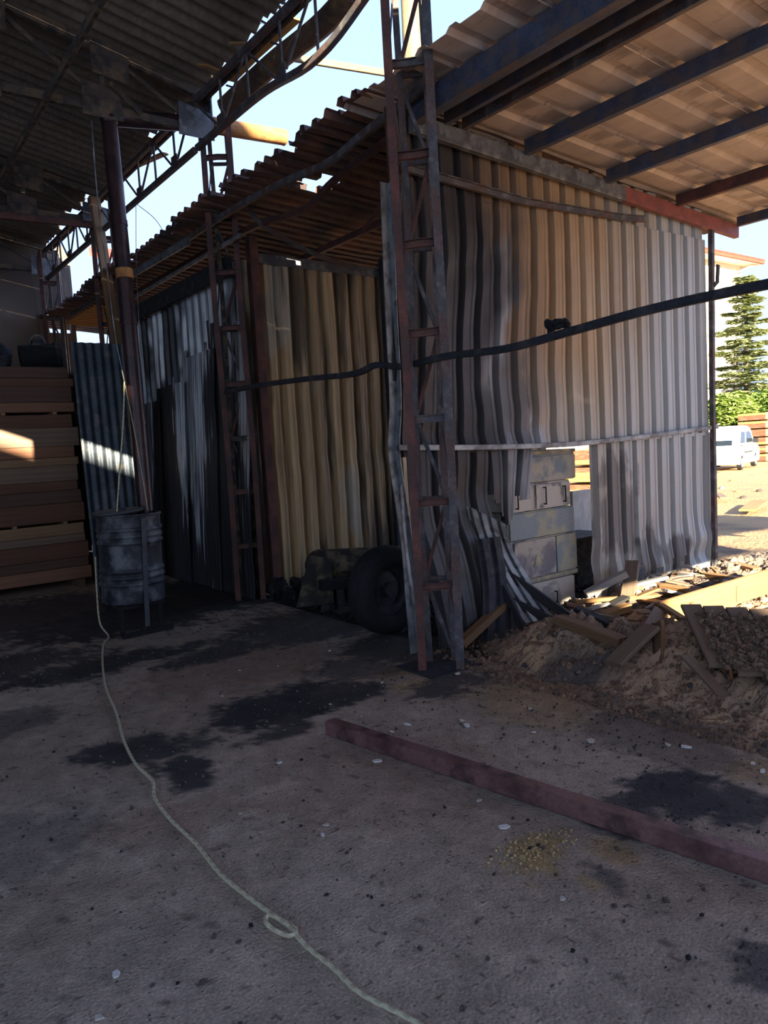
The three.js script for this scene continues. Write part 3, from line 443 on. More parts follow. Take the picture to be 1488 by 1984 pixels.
// bent rail along the column row
solo('bent_rail', sweep(curve([[3.5, 2.25, -7.3], [3.46, 2.24, -6.5], [3.42, 2.2, -5.5], [3.43, 2.17, -4.8], [3.42, 2.2, -4.55], [3.43, 2.155, -4.25], [3.42, 2.165, -3.8], [3.42, 2.14, -3.2], [3.42, 2.17, -2.7], [3.42, 2.2, -2.2], [3.42, 2.205, -1.4], [3.42, 2.2, 0.5]], 60), rect(0.035, 0.045)), M.sooty, 'long black bent rail running past both lattice columns and the ribbed wall', 'rail');
{ const g = []; for (let i = 0; i < 14; i++) { const s = rr(0.012, 0.03); g.push(new THREE.IcosahedronGeometry(s, 0).scale(1, 0.8, 1.5).rotateX(rr(0, 3)).rotateY(rr(0, 3)).translate(3.42 + rr(-0.015, 0.015), 2.2 + rr(0, 0.035), -2.82 + rr(-0.08, 0.08))); } solo('charred_lump', g, M.black, 'charred black lump stuck on the bent rail', 'debris'); }
// lean-to framing
{
  const o = thing('rafter', 'steel rafter along the wall top, sooty grey then red primer', 'rafter', null, [3.7, 3.92, -4.32]);
  mesh('burnt_length', bar([0, 0, 0], [2.55, -0.125, 0], 0.06, 0.13), M.steel, o); mesh('painted_length', bar([2.55, -0.125, 0], [4.6, -0.225, 0], 0.06, 0.13), M.primer, o);
}
solo('wall_rail', sweep([[3.6, 3.6, -4.33], [4.9, 3.54, -4.33], [6.2, 3.585, -4.33], [6.6, 3.62, -4.33]], channel(0.03, 0.06)), M.rustGrey, 'thin sagging rail across the top of the ribbed wall under the rafter', 'rail');
solo('wall_rail', sweep(curve([[3.42, 1.575, -4.34], [4.3, 1.535, -4.34], [5.35, 1.51, -4.34], [6.4, 1.53, -4.34], [7.86, 1.585, -4.34]], 24), rect(0.035, 0.045)), M.paleSteel, 'pale steel rail sagging across the middle of the ribbed wall', 'rail');
{ const o = thing('wall_post', 'thin steel post at the free end of the ribbed wall', 'post', null, [7.75, 0, -4.33]); mesh('shaft', sweep([[-0.01, -0.03, 0], [0.01, 2, 0], [0.05, 3.66, 0]], rect(0.05, 0.05)), M.rustGrey, o); mesh('bent_bracket', sweep([[0.04, 3.08, 0.02], [0.1, 3.12, 0.03], [0.12, 3.3, 0.03]], rect(0.05, 0.02), [0, 0, 1]), M.sooty, o); }
{
  const o = thing('corner_post', 'grey corner post bent outwards at the foot beside the tall column', 'post', null, [3.5, 0, -4.4]);
  const pts = [[0, 3.5, 0], [-0.02, 2.6, 0], [-0.03, 1.9, 0.0], [-0.07, 1.55, 0.0], [-0.05, 1.2, 0.02], [-0.01, 0.8, 0.02], [0.0, 0.4, 0.02], [0.0, 0.0, 0.04]];
  mesh('angle_leg', sweep(curve(pts, 30), angleL(0.075, 0.055, 0.007), [0, 0, 1]), M.paleSteel, o); mesh('torn_edge_strip', sweep(curve([[-0.06, 1.3, 0.05], [-0.06, 0.9, 0.06], [-0.03, 0.4, 0.08]], 12), rect(0.03, 0.012), [0, 0, 1]), M.paleSteel, o);
}
{ // awning purlins from the wall towards the camera
  const dark = M.navy; const P = [[3.72, 0.1, 0.17, dark, 'deep eave beam under the high edge of the awning roof'], [4.02, 0.05, 0.1, M.navy, 'rust-streaked awning purlin next to the deep eave beam'], [4.2, 0.045, 0.09, M.rustGrey, 'rusty awning purlin doubled beside the first one'], [4.9, 0.06, 0.12, dark, 'third awning purlin counted from the columns'], [5.98, 0.06, 0.12, dark, 'fourth awning purlin counted from the columns'], [7.1, 0.06, 0.11, M.rust, 'reddish awning purlin, last but one before the low edge'], [8.28, 0.06, 0.1, dark, 'awning purlin along the low outer edge of the roof']];
  for (const [x, w, h, m, l] of P) solo('awning_purlin', bar([x, roofY(x) - h / 2 - 0.012, -4.285], [x, roofY(x) - h / 2 - 0.012, 6.4], w, h), m, l, 'purlin');
}
// bay framing: bent purlins, header plates, corner post, brace
solo('bay_purlin', sweep(curve([[3.6, 4.05, -3.95], [3.6, 4.0, -4.5], [3.6, 3.97, -4.87], [3.6, 3.93, -5.24], [3.6, 3.99, -5.9], [3.6, 4.04, -6.8], [3.6, 4.04, -9], [3.6, 4.04, -13]], 40), rect(0.04, 0.06)), M.rustGrey, 'bent pale-edged purlin under the burnt roof edge over the bay', 'purlin');
solo('bay_purlin', sweep(curve([[3.95, 4.05, -4.4], [3.95, 4.04, -5.1], [3.95, 3.97, -5.77], [3.95, 3.88, -6.14], [3.95, 3.9, -6.53], [3.95, 3.97, -7.05], [3.95, 4.0, -7.9], [3.95, 4.01, -12]], 40), rect(0.045, 0.06)), M.rust, 'sagging rust-brown purlin passing the hole in the burnt roof', 'purlin');
solo('bay_purlin', bar([5.0, 3.93, -4.5], [5.0, 3.93, -12], 0.05, 0.07), M.rust, 'straight rusty purlin deep under the burnt bay roof', 'purlin');
solo('bay_purlin', bar([6.5, 3.855, -4.5], [6.5, 3.855, -12], 0.05, 0.07), M.sooty, 'black purlin deepest under the burnt bay roof', 'purlin');
solo('header_plate', bar([4.02, 3.7, -7.4], [8.0, 3.66, -7.4], 0.02, 0.11), M.steel, 'grey steel header along the top of the brown bay wall', 'header');
solo('bay_post', bar([3.95, 0, -7.34], [3.95, 3.9, -7.34], 0.1, 0.1, [1, 0, 0]), M.rust, 'square rust-red post at the near edge of the brown bay wall', 'post');
solo('bay_post', bar([5.72, 0, -7.36], [5.72, 3.85, -7.36], 0.07, 0.07, [1, 0, 0]), M.sooty, 'dark post halfway along the brown bay wall', 'post');
solo('perforated_brace', sweep(curve([[3.56, 4.34, -7.2], [3.75, 4.22, -7.12], [3.89, 3.98, -7.05], [4.46, 3.72, -7.0], [5.14, 3.58, -7.0]], 20), rect(0.012, 0.055)), M.rustGrey, 'twisted perforated brace hanging from the column across the bay top', 'brace');
solo('fallen_strut', bar([4.6, 3.75, -6.2], [4.15, 4.0, -4.6], 0.025, 0.04), M.rust, 'thin rusty strut hanging under the burnt bay roof', 'strut');
solo('side_header', bar([3.76, 3.62, -7.5], [3.76, 3.62, -11.6], 0.05, 0.2), M.sooty, 'black charred header over the silver side wall', 'header');
solo('side_rail', bar([3.66, 3.8, -7.0], [3.66, 3.78, -11.5], 0.03, 0.04), M.paleSteel, 'thin pale rail under the roof edge along the side wall', 'rail');
solo('side_rail', bar([3.5, 3.95, -7.9], [3.48, 3.97, -9.6], 0.025, 0.09), M.galv, 'short pale strip of bent flashing under the roof edge', 'flashing');
const lathMat = wood(0xb5803f, 0x8a5a2c, { s: 25 });
for (let i = 0; i < 9; i++) solo('roof_lath', bar([3.62, 3.98, -11.9 - i * 0.2], [4.9, 3.92, -11.9 - i * 0.2], 0.06, 0.03), lathMat, 'orange-brown roof lath showing at the far end of the lean-to', 'lath', 'laths at the far end of the lean-to roof');
// ================================================================ things inside the shed
// ---- drum stove with its pipe
{
  const steelDrum = mottled(0x3a3d44, 0x24262b, { s: 501, rough: 0.55, metal: 0.3, size: 0.9, n: 4, C: 0x77787a, cover: 0.3, bump: 0.003 });
  const o = thing('drum_stove', 'dented black oil drum stove on a low stand with a tilted lid', 'stove', null, [2.27, 0, -7.05]);
  const pr = [[0, 0.28], [0.27, 0.28], [0.285, 0.29], [0.285, 0.42]]; const rib = (y) => { for (let i = 0; i <= 6; i++) pr.push([0.285 + 0.013 * Math.sin(i / 6 * Math.PI), y + i * 0.009]); };
  rib(0.44); rib(0.5); rib(0.56); pr.push([0.285, 0.7]); rib(0.82); rib(0.88); rib(0.94); pr.push([0.285, 1.08], [0.297, 1.09], [0.297, 1.11], [0.28, 1.11], [0.276, 1.06], [0.27, 0.6], [0, 0.6]);
  const g = new THREE.LatheGeometry(pr.map((p) => new THREE.Vector2(...p)), 40), p = g.attributes.position, uv = g.attributes.uv;
  for (let i = 0; i < p.count; i++) { const x = p.getX(i), y = p.getY(i), z = p.getZ(i), a = Math.atan2(z, x), d = 0.02 * Math.exp(-Math.pow((a - 0.9) / 0.4, 2) - Math.pow((y - 0.6) / 0.2, 2)), r = Math.hypot(x, z), k = r > 0.1 ? (r - d) / r : 1; p.setXYZ(i, x * k, y, z * k); uv.setXY(i, (a / 6.28 + 0.5) * 1.8, y); }
  g.computeVertexNormals(); g.rotateZ(-0.02); mesh('drum_body', g, steelDrum, o);
  const lid = new THREE.LatheGeometry([[0, 0.0], [0.1, 0.004], [0.27, 0.0], [0.285, -0.015], [0.288, 0.01], [0.26, 0.014], [0, 0.016]].map((q) => new THREE.Vector2(...q)), 36); lid.scale(0.82, 1, 0.82).rotateZ(0.05).translate(-0.09, 1.135, 0.04);
  mesh('lid', lid, M.flatBar, o); mesh('lid_bracket', new THREE.BoxGeometry(0.08, 0.015, 0.05).translate(-0.05, 1.16, 0.03), M.sooty, o);
  mesh('support_bar', sweep([[0.06, 1.06, 0.29], [0.03, 0.6, 0.315], [0.0, 0.08, 0.33]], rect(0.045, 0.012), [0.2, 0, 1]), M.flatBar, o);
  for (const [x, z] of [[-0.18, -0.18], [0.18, -0.18], [-0.18, 0.18], [0.18, 0.18]]) mesh('stand_leg', bar([x, 0, z], [x, 0.28, z], 0.04, 0.04, [1, 0, 0]), M.black, o);
  mesh('stand_frame', [bar([-0.22, 0.26, 0.2], [0.22, 0.26, 0.2], 0.03, 0.04), bar([-0.22, 0.26, -0.2], [0.22, 0.26, -0.2], 0.03, 0.04), bar([-0.22, 0.02, 0.3], [0.26, 0.02, 0.26], 0.05, 0.04)], M.black, o);
}
{
  const o = thing('stove_pipe', 'tall brown stove pipe rising from the drum and turning out through the eave', 'pipe', null, [2.5, 1.0, -7.16]);
  const c = curve([[0, 0, 0], [0.015, 1.9, -0.06], [0.045, 3.78, -0.2]], 12), L = (p, q, r) => cyl([p.x, p.y, p.z], [q.x, q.y, q.z], r, 24);
  for (let i = 0; i < 4; i++) { const p = c[i * 3], q = c[i * 3 + 3]; mesh('pipe_section', L(p, q, 0.074 - 0.001 * (i % 2)), M.chimney, o); if (i) { const t = q.clone().sub(p).normalize(); mesh('joint_collar', L(p.clone().addScaledVector(t, -0.02), p.clone().addScaledVector(t, 0.03), 0.079), M.chimney, o); } }
  mesh('orange_band', L(V(0.024, 2.32, -0.083), V(0.025, 2.41, -0.087), 0.081), M.ochre, o).userData.label = 'orange collar';
  mesh('elbow', new THREE.SphereGeometry(0.085, 20, 14).translate(0.05, 3.83, -0.205), M.chimney, o);
  mesh('inner_run', cyl([0.05, 3.85, -0.21], [1.15, 4.03, -0.3], 0.08, 24), M.chimney, o);
  mesh('outlet', cyl([1.15, 4.03, -0.3], [2.06, 4.1, -0.36], 0.083, 24), M.ochre, o).userData.label = 'sunlit orange-brown outlet';
  mesh('outlet_rim', new THREE.TorusGeometry(0.081, 0.006, 8, 24).rotateY(Math.PI / 2).translate(2.06, 4.1, -0.36), M.ochre, o);
  mesh('wall_plate', new THREE.BoxGeometry(0.012, 0.34, 0.36).translate(1.08, 4.08, -0.3), M.galv, o);
}
// ---- rope across the floor and the wires over the drum
const ropeMat = mottled(0xcfc6a4, 0xb0a684, { s: 505, size: 0.05, n: 4, rough: 0.9, bump: 0.002 });
{
  const P = [[2.0, 0.72, -7.2], [1.97, 0.4, -7.15], [1.96, 0.1, -7.1], [1.98, 0.012, -6.95], [1.86, 0.012, -6.69], [1.49, 0.012, -5.42], [1.36, 0.012, -4.76], [1.24, 0.012, -4.24], [1.18, 0.012, -3.86], [1.17, 0.012, -3.59], [1.12, 0.012, -3.44], [1.09, 0.012, -3.17], [1.09, 0.012, -2.88], [1.07, 0.012, -2.59], [1.085, 0.012, -2.36], [1.1, 0.012, -2.22], [1.115, 0.014, -2.11], [1.085, 0.02, -2.085], [1.055, 0.025, -2.14], [1.05, 0.03, -2.2], [1.075, 0.03, -2.22], [1.1, 0.022, -2.14], [1.1, 0.012, -2.02], [1.11, 0.012, -1.87], [1.11, 0.012, -1.74], [1.16, 0.012, -1.55], [1.2, 0.012, -1.3], [1.1, 0.012, -0.6]];
  solo('rope', tube(P, 0.008, 420, 8), ropeMat, 'cream-coloured rope snaking across the floor with one small loop', 'rope');
  solo('hanging_wire', tube([[2.13, 1.14, -6.86], [2.18, 1.5, -6.84], [2.25, 1.95, -6.83], [2.3, 2.31, -6.85]], 0.007, 40, 6), ropeMat, 'slack pale cord hanging down onto the drum lid', 'cord');
  solo('hanging_wire', tube([[2.3, 2.31, -6.85], [2.29, 2.7, -6.95], [2.3, 3.3, -7.05], [2.32, 4.0, -7.2], [2.36, 4.75, -7.3]], 0.006, 40, 6), M.paleSteel, 'grey cable running up along the stove pipe', 'cable');
  solo('hanging_wire', tube([[2.3, 2.31, -6.85], [2.35, 1.9, -6.86], [2.4, 1.5, -6.9], [2.44, 1.12, -6.93]], 0.004, 30, 6), ropeMat, 'thin wire dropping to the back rim of the drum', 'wire');
  solo('hanging_wire', tube([[3.42, 4.7, -9.2], [3.38, 4.0, -9.25], [3.36, 3.0, -9.3], [3.37, 2.9, -9.32]], 0.004, 30, 6), M.paleSteel, 'thin wire hanging straight down from the eave girder', 'wire');
  solo('hanging_wire', tube([[3.42, 4.7, -9.2], [3.5, 4.4, -8.8], [3.55, 4.12, -8.6]], 0.004, 20, 6), M.paleSteel, 'thin wire slanting from the eave girder to the roof edge', 'wire');
}
// ---- lumber stack
{
  const ms = [0, 1, 2, 3, 4].map((k) => wood([0xa87a5c, 0x8d644a, 0xb5906a, 0x7a5a48, 0x9c8068][k], [0x74503c, 0x5f4434, 0x86664a, 0x513c32, 0x6d5a4a][k], { s: 510 + k, size: 0.7 }));
  let y = 0.1, k = 0; const ORD = 'first second third fourth fifth sixth seventh eighth ninth tenth eleventh twelfth thirteenth fourteenth fifteenth sixteenth seventeenth eighteenth nineteenth twentieth'.split(' ');
  for (const x of [0.2, 1.4, 2.6]) solo('bearer_block', bar([x, 0.05, -10.1], [x, 0.05, -11.3], 0.1, 0.1), ms[3], 'short bearer block under the lumber stack', 'block', 'bearers under the lumber stack');
  while (y < 2.74) {
    const h = [0.16, 0.12, 0.2, 0.1, 0.14, 0.24][k % 6]; const z = -10.2 + rr(-0.035, 0.02), x1 = 2.74 + rr(-0.05, 0.03); const gap = 0.002;
    if (k % 8 === 5) { for (const x of [0.6, 1.9, 2.5]) solo('stack_sticker', bar([x, y + 0.016, z], [x, y + 0.016, z - 1.1], 0.05, 0.03), ms[2], 'thin sticker lath between layers of the lumber stack', 'lath', 'sticker laths in the lumber stack'); y += 0.032; }
    for (let d = 0; d < 3; d++) solo('lumber_board', sweep([[-0.6 + rr(-0.1, 0.1), y + h / 2, z - 0.17 - d * 0.36], [1.1, y + h / 2 + rr(-0.002, 0.002), z - 0.17 - d * 0.36], [x1, y + h / 2, z - 0.17 - d * 0.36]], rect(0.33, h, 0.006)), ms[(k * 3 + d + Math.floor(rnd() * 2)) % 5], 'long sawn board in the ' + ORD[k] + ' layer up of the tall lumber stack', 'board', 'boards of the lumber stack');
    y += h + gap; k++;
  }
  // burnt sacks and a motor lying on the stack
  const heap = (name, label, cat, c, r, m, s) => { const g = new THREE.IcosahedronGeometry(1, 4), p = g.attributes.position; for (let i = 0; i < p.count; i++) { const x = p.getX(i), yy = p.getY(i), z = p.getZ(i), q = 1 + 0.45 * (fbm(x * 2 + s, yy * 2 + z * 1.7, 3, s) - 0.5); p.setXYZ(i, x * q * r[0], Math.max(-0.75, yy) * q * r[1], z * q * r[2]); } g.computeVertexNormals(); g.translate(...c); solo(name, g, m, label, cat); };
  heap('burnt_sack', 'dark slumped sack on top of the lumber stack', 'sack', [1.95, y + 0.16, -10.62], [0.2, 0.2, 0.28], M.sooty, 521);
  heap('burnt_sack', 'pale blue-grey sack end at the edge of the lumber stack', 'sack', [1.55, y + 0.13, -10.4], [0.15, 0.16, 0.16], M.galv, 522);
  heap('burnt_bundle', 'brown charred bundle behind the sacks on the lumber', 'bundle', [1.75, y + 0.2, -11.1], [0.3, 0.26, 0.14], M.rust, 523);
  const o = thing('burnt_motor', 'black burnt motor lying on the lumber stack', 'motor', null, [2.45, y + 0.14, -10.55]);
  mesh('casing', cyl([-0.22, 0.02, 0], [0.2, 0.05, 0.05], 0.15, 24), M.black, o); mesh('end_cap', cyl([0.2, 0.05, 0.05], [0.27, 0.055, 0.06], 0.17, 24, 0.15), M.sooty, o); mesh('terminal_box', new THREE.BoxGeometry(0.14, 0.08, 0.12).translate(0, 0.2, 0.03), M.sooty, o); mesh('bail', new THREE.TorusGeometry(0.09, 0.012, 8, 20, Math.PI).translate(0.02, 0.22, -0.04), M.paleSteel, o); mesh('foot', new THREE.BoxGeometry(0.34, 0.03, 0.26).translate(0, -0.12, 0.02), M.black, o);
}
// ---- loose corrugated sheets leaning against the side
solo('leaning_sheet', sheet({ o: [2.57, 0.01, -9.35], U: [1, 0, -0.04], W: [0, 1, -0.06], w: 0.735, l: 3.05, pitch: 0.105, depth: 0.028, type: 'sine', nv: 20, hole: (u, v) => v > 3.0 && vn(u * 9, 1, 3) > 0.6, deform: (u, v) => [0.02 * v * 0.3, 0, 0.05 * (fbm(u * 1.2, v * 0.8, 2, 530) - 0.5)] }), mottled(0x465058, 0x363f48, { s: 531, size: 1.4, rough: 0.5, metal: 0.3, C: 0x6e6a66, cover: 0.1 }), 'blue-grey corrugated sheet standing against the lumber stack', 'metal sheet');
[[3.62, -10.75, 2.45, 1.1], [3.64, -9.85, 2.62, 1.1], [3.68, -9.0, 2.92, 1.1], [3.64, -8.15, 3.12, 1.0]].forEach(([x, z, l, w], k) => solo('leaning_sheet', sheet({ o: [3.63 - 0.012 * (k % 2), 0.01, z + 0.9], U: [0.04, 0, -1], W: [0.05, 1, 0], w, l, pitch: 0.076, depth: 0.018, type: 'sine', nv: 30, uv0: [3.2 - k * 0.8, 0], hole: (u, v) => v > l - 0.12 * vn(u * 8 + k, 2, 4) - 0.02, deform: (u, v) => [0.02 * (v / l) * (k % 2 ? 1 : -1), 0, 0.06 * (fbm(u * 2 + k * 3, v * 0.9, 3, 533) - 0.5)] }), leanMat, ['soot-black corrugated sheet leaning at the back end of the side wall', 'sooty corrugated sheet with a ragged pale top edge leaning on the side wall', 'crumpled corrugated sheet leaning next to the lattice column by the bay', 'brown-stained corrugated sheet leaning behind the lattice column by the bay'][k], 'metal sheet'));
// ---- machine remains in the bay
{
  const o = thing('tyre', 'large charred tyre standing in the mouth of the bay', 'tyre', null, [3.74, 0.385, -5.02], 0.12);
  const pr = []; for (let i = 0; i <= 24; i++) { const a = i / 24 * Math.PI * 2; pr.push(new THREE.Vector2(0.285 + 0.1 * Math.cos(a) * (Math.abs(Math.cos(a)) > 0.8 ? 0.92 : 1), 0.12 * Math.sin(a))); }
  mesh('tread', new THREE.LatheGeometry(pr, 48).rotateX(Math.PI / 2), M.black, o); mesh('rim', new THREE.LatheGeometry([[0.05, 0.02], [0.12, 0.03], [0.17, -0.02], [0.2, 0.06], [0.21, 0.07], [0.2, -0.06]].map((q) => new THREE.Vector2(...q)), 36).rotateX(Math.PI / 2), M.sooty, o); mesh('hub', cyl([0, 0, -0.07], [0, 0, 0.07], 0.06, 16), M.sooty, o);
}
{
  const o = thing('burnt_machine', 'burnt-out machine with a rounded tank on legs in front of the brown bay wall', 'machine', null, [4.55, 0, -6.55]);
  const m = mottled(0x6f6148, 0x3c352c, { s: 540, rough: 0.7, metal: 0.2, C: 0x242220, cover: 0.35 });
  mesh('tank', cyl([-0.55, 0.42, 0.1], [0.45, 0.36, 0.42], 0.16, 28), m, o); mesh('tank_cap', new THREE.SphereGeometry(0.165, 24, 12).scale(1, 1, 1).translate(-0.55, 0.42, 0.1), m, o); mesh('frame', [bar([-0.7, 0.26, 0.0], [0.6, 0.22, 0.35], 0.1, 0.1), bar([-0.7, 0.26, 0.3], [0.6, 0.22, 0.65], 0.1, 0.1), bar([-0.5, 0.26, -0.1], [-0.4, 0.26, 0.5], 0.08, 0.08)], M.black, o);
  for (const [x, z] of [[-0.62, 0.05], [-0.5, 0.35], [0.45, 0.32], [0.5, 0.62]]) mesh('leg', bar([x, -0.02, z], [x, 0.24, z], 0.06, 0.06, [1, 0, 0]), M.sooty, o);
  mesh('engine_block', [new THREE.BoxGeometry(0.5, 0.34, 0.34).translate(-0.15, 0.2, 0.05)], M.black, o); mesh('side_shield', plate([[-0.9, 0.05, 0.15], [-0.55, 0.05, 0.3], [-0.55, 0.5, 0.3], [-0.75, 0.56, 0.22]], [0.4, 0, -1], 0.01), m, o);
}
// ---- scorched cabinets stacked behind the torn wall
{
  const skin = (s, A, B, C) => mottled(A, B, { s, size: 1.1, n: 3, sharp: 0.2, rough: 0.75, C, cover: 0.42, soft: 0.06, bump: 0.004, res: 512 });
  const K = [skin(551, 0x868d90, 0x7a8083, 0xb4a894), skin(552, 0x9c9388, 0x77736f, 0xcfc3b2), skin(553, 0x8c9290, 0x80888c, 0xaea486), skin(554, 0x857a78, 0x736e70, 0xbcae98), skin(555, 0xada290, 0x8a8680, 0xcabfae)], edge = mottled(0xb5a888, 0x8d8270, { s: 556, size: 0.4, rough: 0.8 });
  const box = (label, x, y, w, h, turn, k, deco) => {
    const o = thing('scorched_cabinet', label, 'cabinet', null, [x, y, -4.58], turn);
    mesh('body', sweep([[w / 2, h / 2, -0.5], [w / 2, h / 2, 0]], rect(w, h - 0.006, 0.012)), K[k], o); if (deco) deco(o, w, h); return o;
  };
  const door = (o, x0, x1, y0, y1, m) => mesh('door', sweep([[(x0 + x1) / 2, (y0 + y1) / 2, 0.0], [(x0 + x1) / 2, (y0 + y1) / 2, 0.022]], rect(x1 - x0, y1 - y0, 0.006)), m, o);
  const handle = (d, x, y, h, m = M.sooty) => mesh('handle', [bar([x, y, 0.02], [x, y, 0.055], 0.012, 0.012), bar([x, y + h, 0.02], [x, y + h, 0.055], 0.012, 0.012), bar([x, y, 0.05], [x, y + h, 0.05], 0.012, 0.012, [1, 0, 0])], m, d);
  box('lowest scorched cabinet in the stack, half buried in ash', 4.98, 0.0, 0.66, 0.27, -0.03, 4, (o, w, h) => { const d = door(o, 0.06, 0.4, 0.02, h - 0.05, K[4]); handle(d, 0.36, 0.06, 0.1); });
  box('large reddish-grey scorched cabinet in the stack with a torn door', 4.8, 0.27, 0.92, 0.41, 0.02, 3, (o, w, h) => { door(o, 0.04, 0.6, 0.06, h - 0.015, K[3]); door(o, 0.62, w - 0.01, 0.06, h - 0.015, K[2]); mesh('plinth', bar([0.01, 0.025, 0.012], [w - 0.01, 0.025, 0.012], 0.03, 0.04), edge, o); mesh('torn_lock', plate([[0.28, 0.15, 0.023], [0.42, 0.16, 0.023], [0.38, 0.24, 0.023], [0.33, 0.26, 0.023]], [0.1, 0.1, 1], 0.012), edge, o); });
  box('blue-grey scorched cabinet in the middle of the stack with peeled paint', 4.78, 0.68, 0.9, 0.25, 0.0, 2, (o, w, h) => { door(o, 0.015, w - 0.015, 0.012, h - 0.014, K[2]); });
  box('scorched cabinet with two handled doors near the top of the stack', 4.82, 0.93, 0.84, 0.25, 0.02, 1, (o, w, h) => { const a = door(o, 0.02, 0.26, 0.012, h - 0.02, K[1]), b = door(o, 0.34, w - 0.02, 0.012, h - 0.02, K[1]); handle(a, 0.06, 0.04, 0.14); handle(b, 0.44, 0.05, 0.15); handle(b, 0.72, 0.05, 0.14); });
  box('top scorched cabinet of the stack with a plain grey front', 4.86, 1.18, 0.84, 0.28, -0.02, 0, (o, w, h) => { door(o, 0.012, w - 0.012, 0.012, h - 0.05, K[0]); mesh('top_board', bar([0, h - 0.01, -0.24], [w, h - 0.01, -0.24], 0.52, 0.03), edge, o); });
  solo('white_board', new THREE.BoxGeometry(0.6, 0.9, 0.05).rotateY(-0.1).translate(7.75, 0.44, -6.0), mottled(0xd9d6cc, 0xc4c0b6, { s: 560 }), 'white board standing behind the scorched cabinets', 'board');
  solo('burnt_cupboard', [new THREE.BoxGeometry(0.55, 0.5, 0.4).translate(6.45, 0.25, -5.15), new THREE.BoxGeometry(0.6, 0.03, 0.45).translate(6.45, 0.51, -5.15)], M.sootyTan, 'low dark burnt cupboard next to the cabinet stack', 'cupboard');
}
// ---- red steel tube on the floor
{
  const o = thing('steel_tube', 'long dark red square steel tube lying on the concrete', 'tube', null, [2.16, 0.042, -3.5]);
  const a = [0, 0, 0], b = [0.62, 0, 3.9], hol = (w, t) => sweep([a, b], [[-w, -w], [w, -w], [w, w], [-w, w], [-w, -w + 0.0001], [-w + t, -w + t], [-w + t, w - t], [w - t, w - t], [w - t, -w + t], [-w + t, -w + t - 0.0001]]);
  mesh('tube_body', bar(a, b, 0.074, 0.08), M.tube, o);
  mesh('painted_hollow', new THREE.BoxGeometry(0.06, 0.066, 0.004).rotateY(0.158).translate(0, 0, -0.002), M.black, o);  // black plate painted in for the shaded hollow; the bar is solid
}
// ---- pole, bar and red banner outside beyond the roofs
solo('cream_pole', cyl([6.2, 3.2, -7.17], [6.3, 9.2, -7.2], 0.125, 28), M.cream, 'thick cream-coloured mast rising behind the tall lattice column', 'mast');
solo('cream_bar', bar([3.6, 5.1, -6.02], [4.98, 5.25, -6.0], 0.035, 0.06), M.cream, 'pale cream bar bridging the gap between the two roofs', 'bar');
{ const o = thing('red_parasol', 'faded red cloth seen beyond the roofs behind the stove pipe', 'cloth', null, [5.0, 0, -14.6]); const rd = mottled(0xc24a44, 0xa83c3a, { s: 570, rough: 0.9 }); mesh('cloth', sheet({ o: [-0.55, 5.42, 0], U: [1, 0, 0.1], W: [0, 1, 0.05], w: 0.66, l: 0.17, pitch: 0.22, depth: 0.03, type: 'sine', nv: 4 }), rd, o); mesh('blue_hem', sheet({ o: [-0.38, 5.02, 0.05], U: [1, 0, 0.1], W: [0, 1, 0], w: 0.12, l: 0.36, pitch: 0.06, depth: 0.015, type: 'sine', nv: 4 }), mottled(0x3f7ea6, 0x2f6590, { s: 571 }), o).userData.label = 'blue striped cloth'; mesh('support_pole', bar([-0.2, 0, -0.05], [-0.2, 5.62, -0.05], 0.04, 0.04, [1, 0, 0]), M.rustGrey, o); }

{ // burnt remains on the bay ground
  const o = thing('charcoal_heap', 'low heap of black charcoal and cinders on the bay ground round the tyre', 'charcoal', null, [0, 0, 0], 0, 'stuff');
  const N = 2600, im = new THREE.InstancedMesh(clodGeo, new THREE.MeshStandardMaterial({ color: 0xffffff, roughness: 0.95, flatShading: true }), N), mm = new THREE.Matrix4(), q = new THREE.Quaternion(), cc = new THREE.Color();
  for (let i = 0; i < N; i++) { const x = rr(3.85, 6.6), z = rr(-7.35, -4.7), k = Math.exp(-Math.pow((z + 7.1) / 0.45, 2)) + 0.6 * Math.exp(-Math.hypot((x - 4.1) / 0.5, (z + 5.6) / 0.5)), s = 0.012 + 0.05 * Math.pow(rnd(), 3) * (0.4 + k); q.setFromEuler(new THREE.Euler(rr(0, 6), rr(0, 6), 0)); mm.compose(V(x, 0.0 + s * 0.4 + rr(0, 0.16) * k * (rnd() < 0.6 ? 1 : 0), z), q, V(s * rr(0.8, 1.8), s, s)); im.setMatrixAt(i, mm); cc.set([0x201f20, 0x2b2a2b, 0x181818, 0x3a3836][Math.floor(rnd() * 4)]); im.setColorAt(i, cc); }
  im.name = 'cinders'; o.add(im);
}
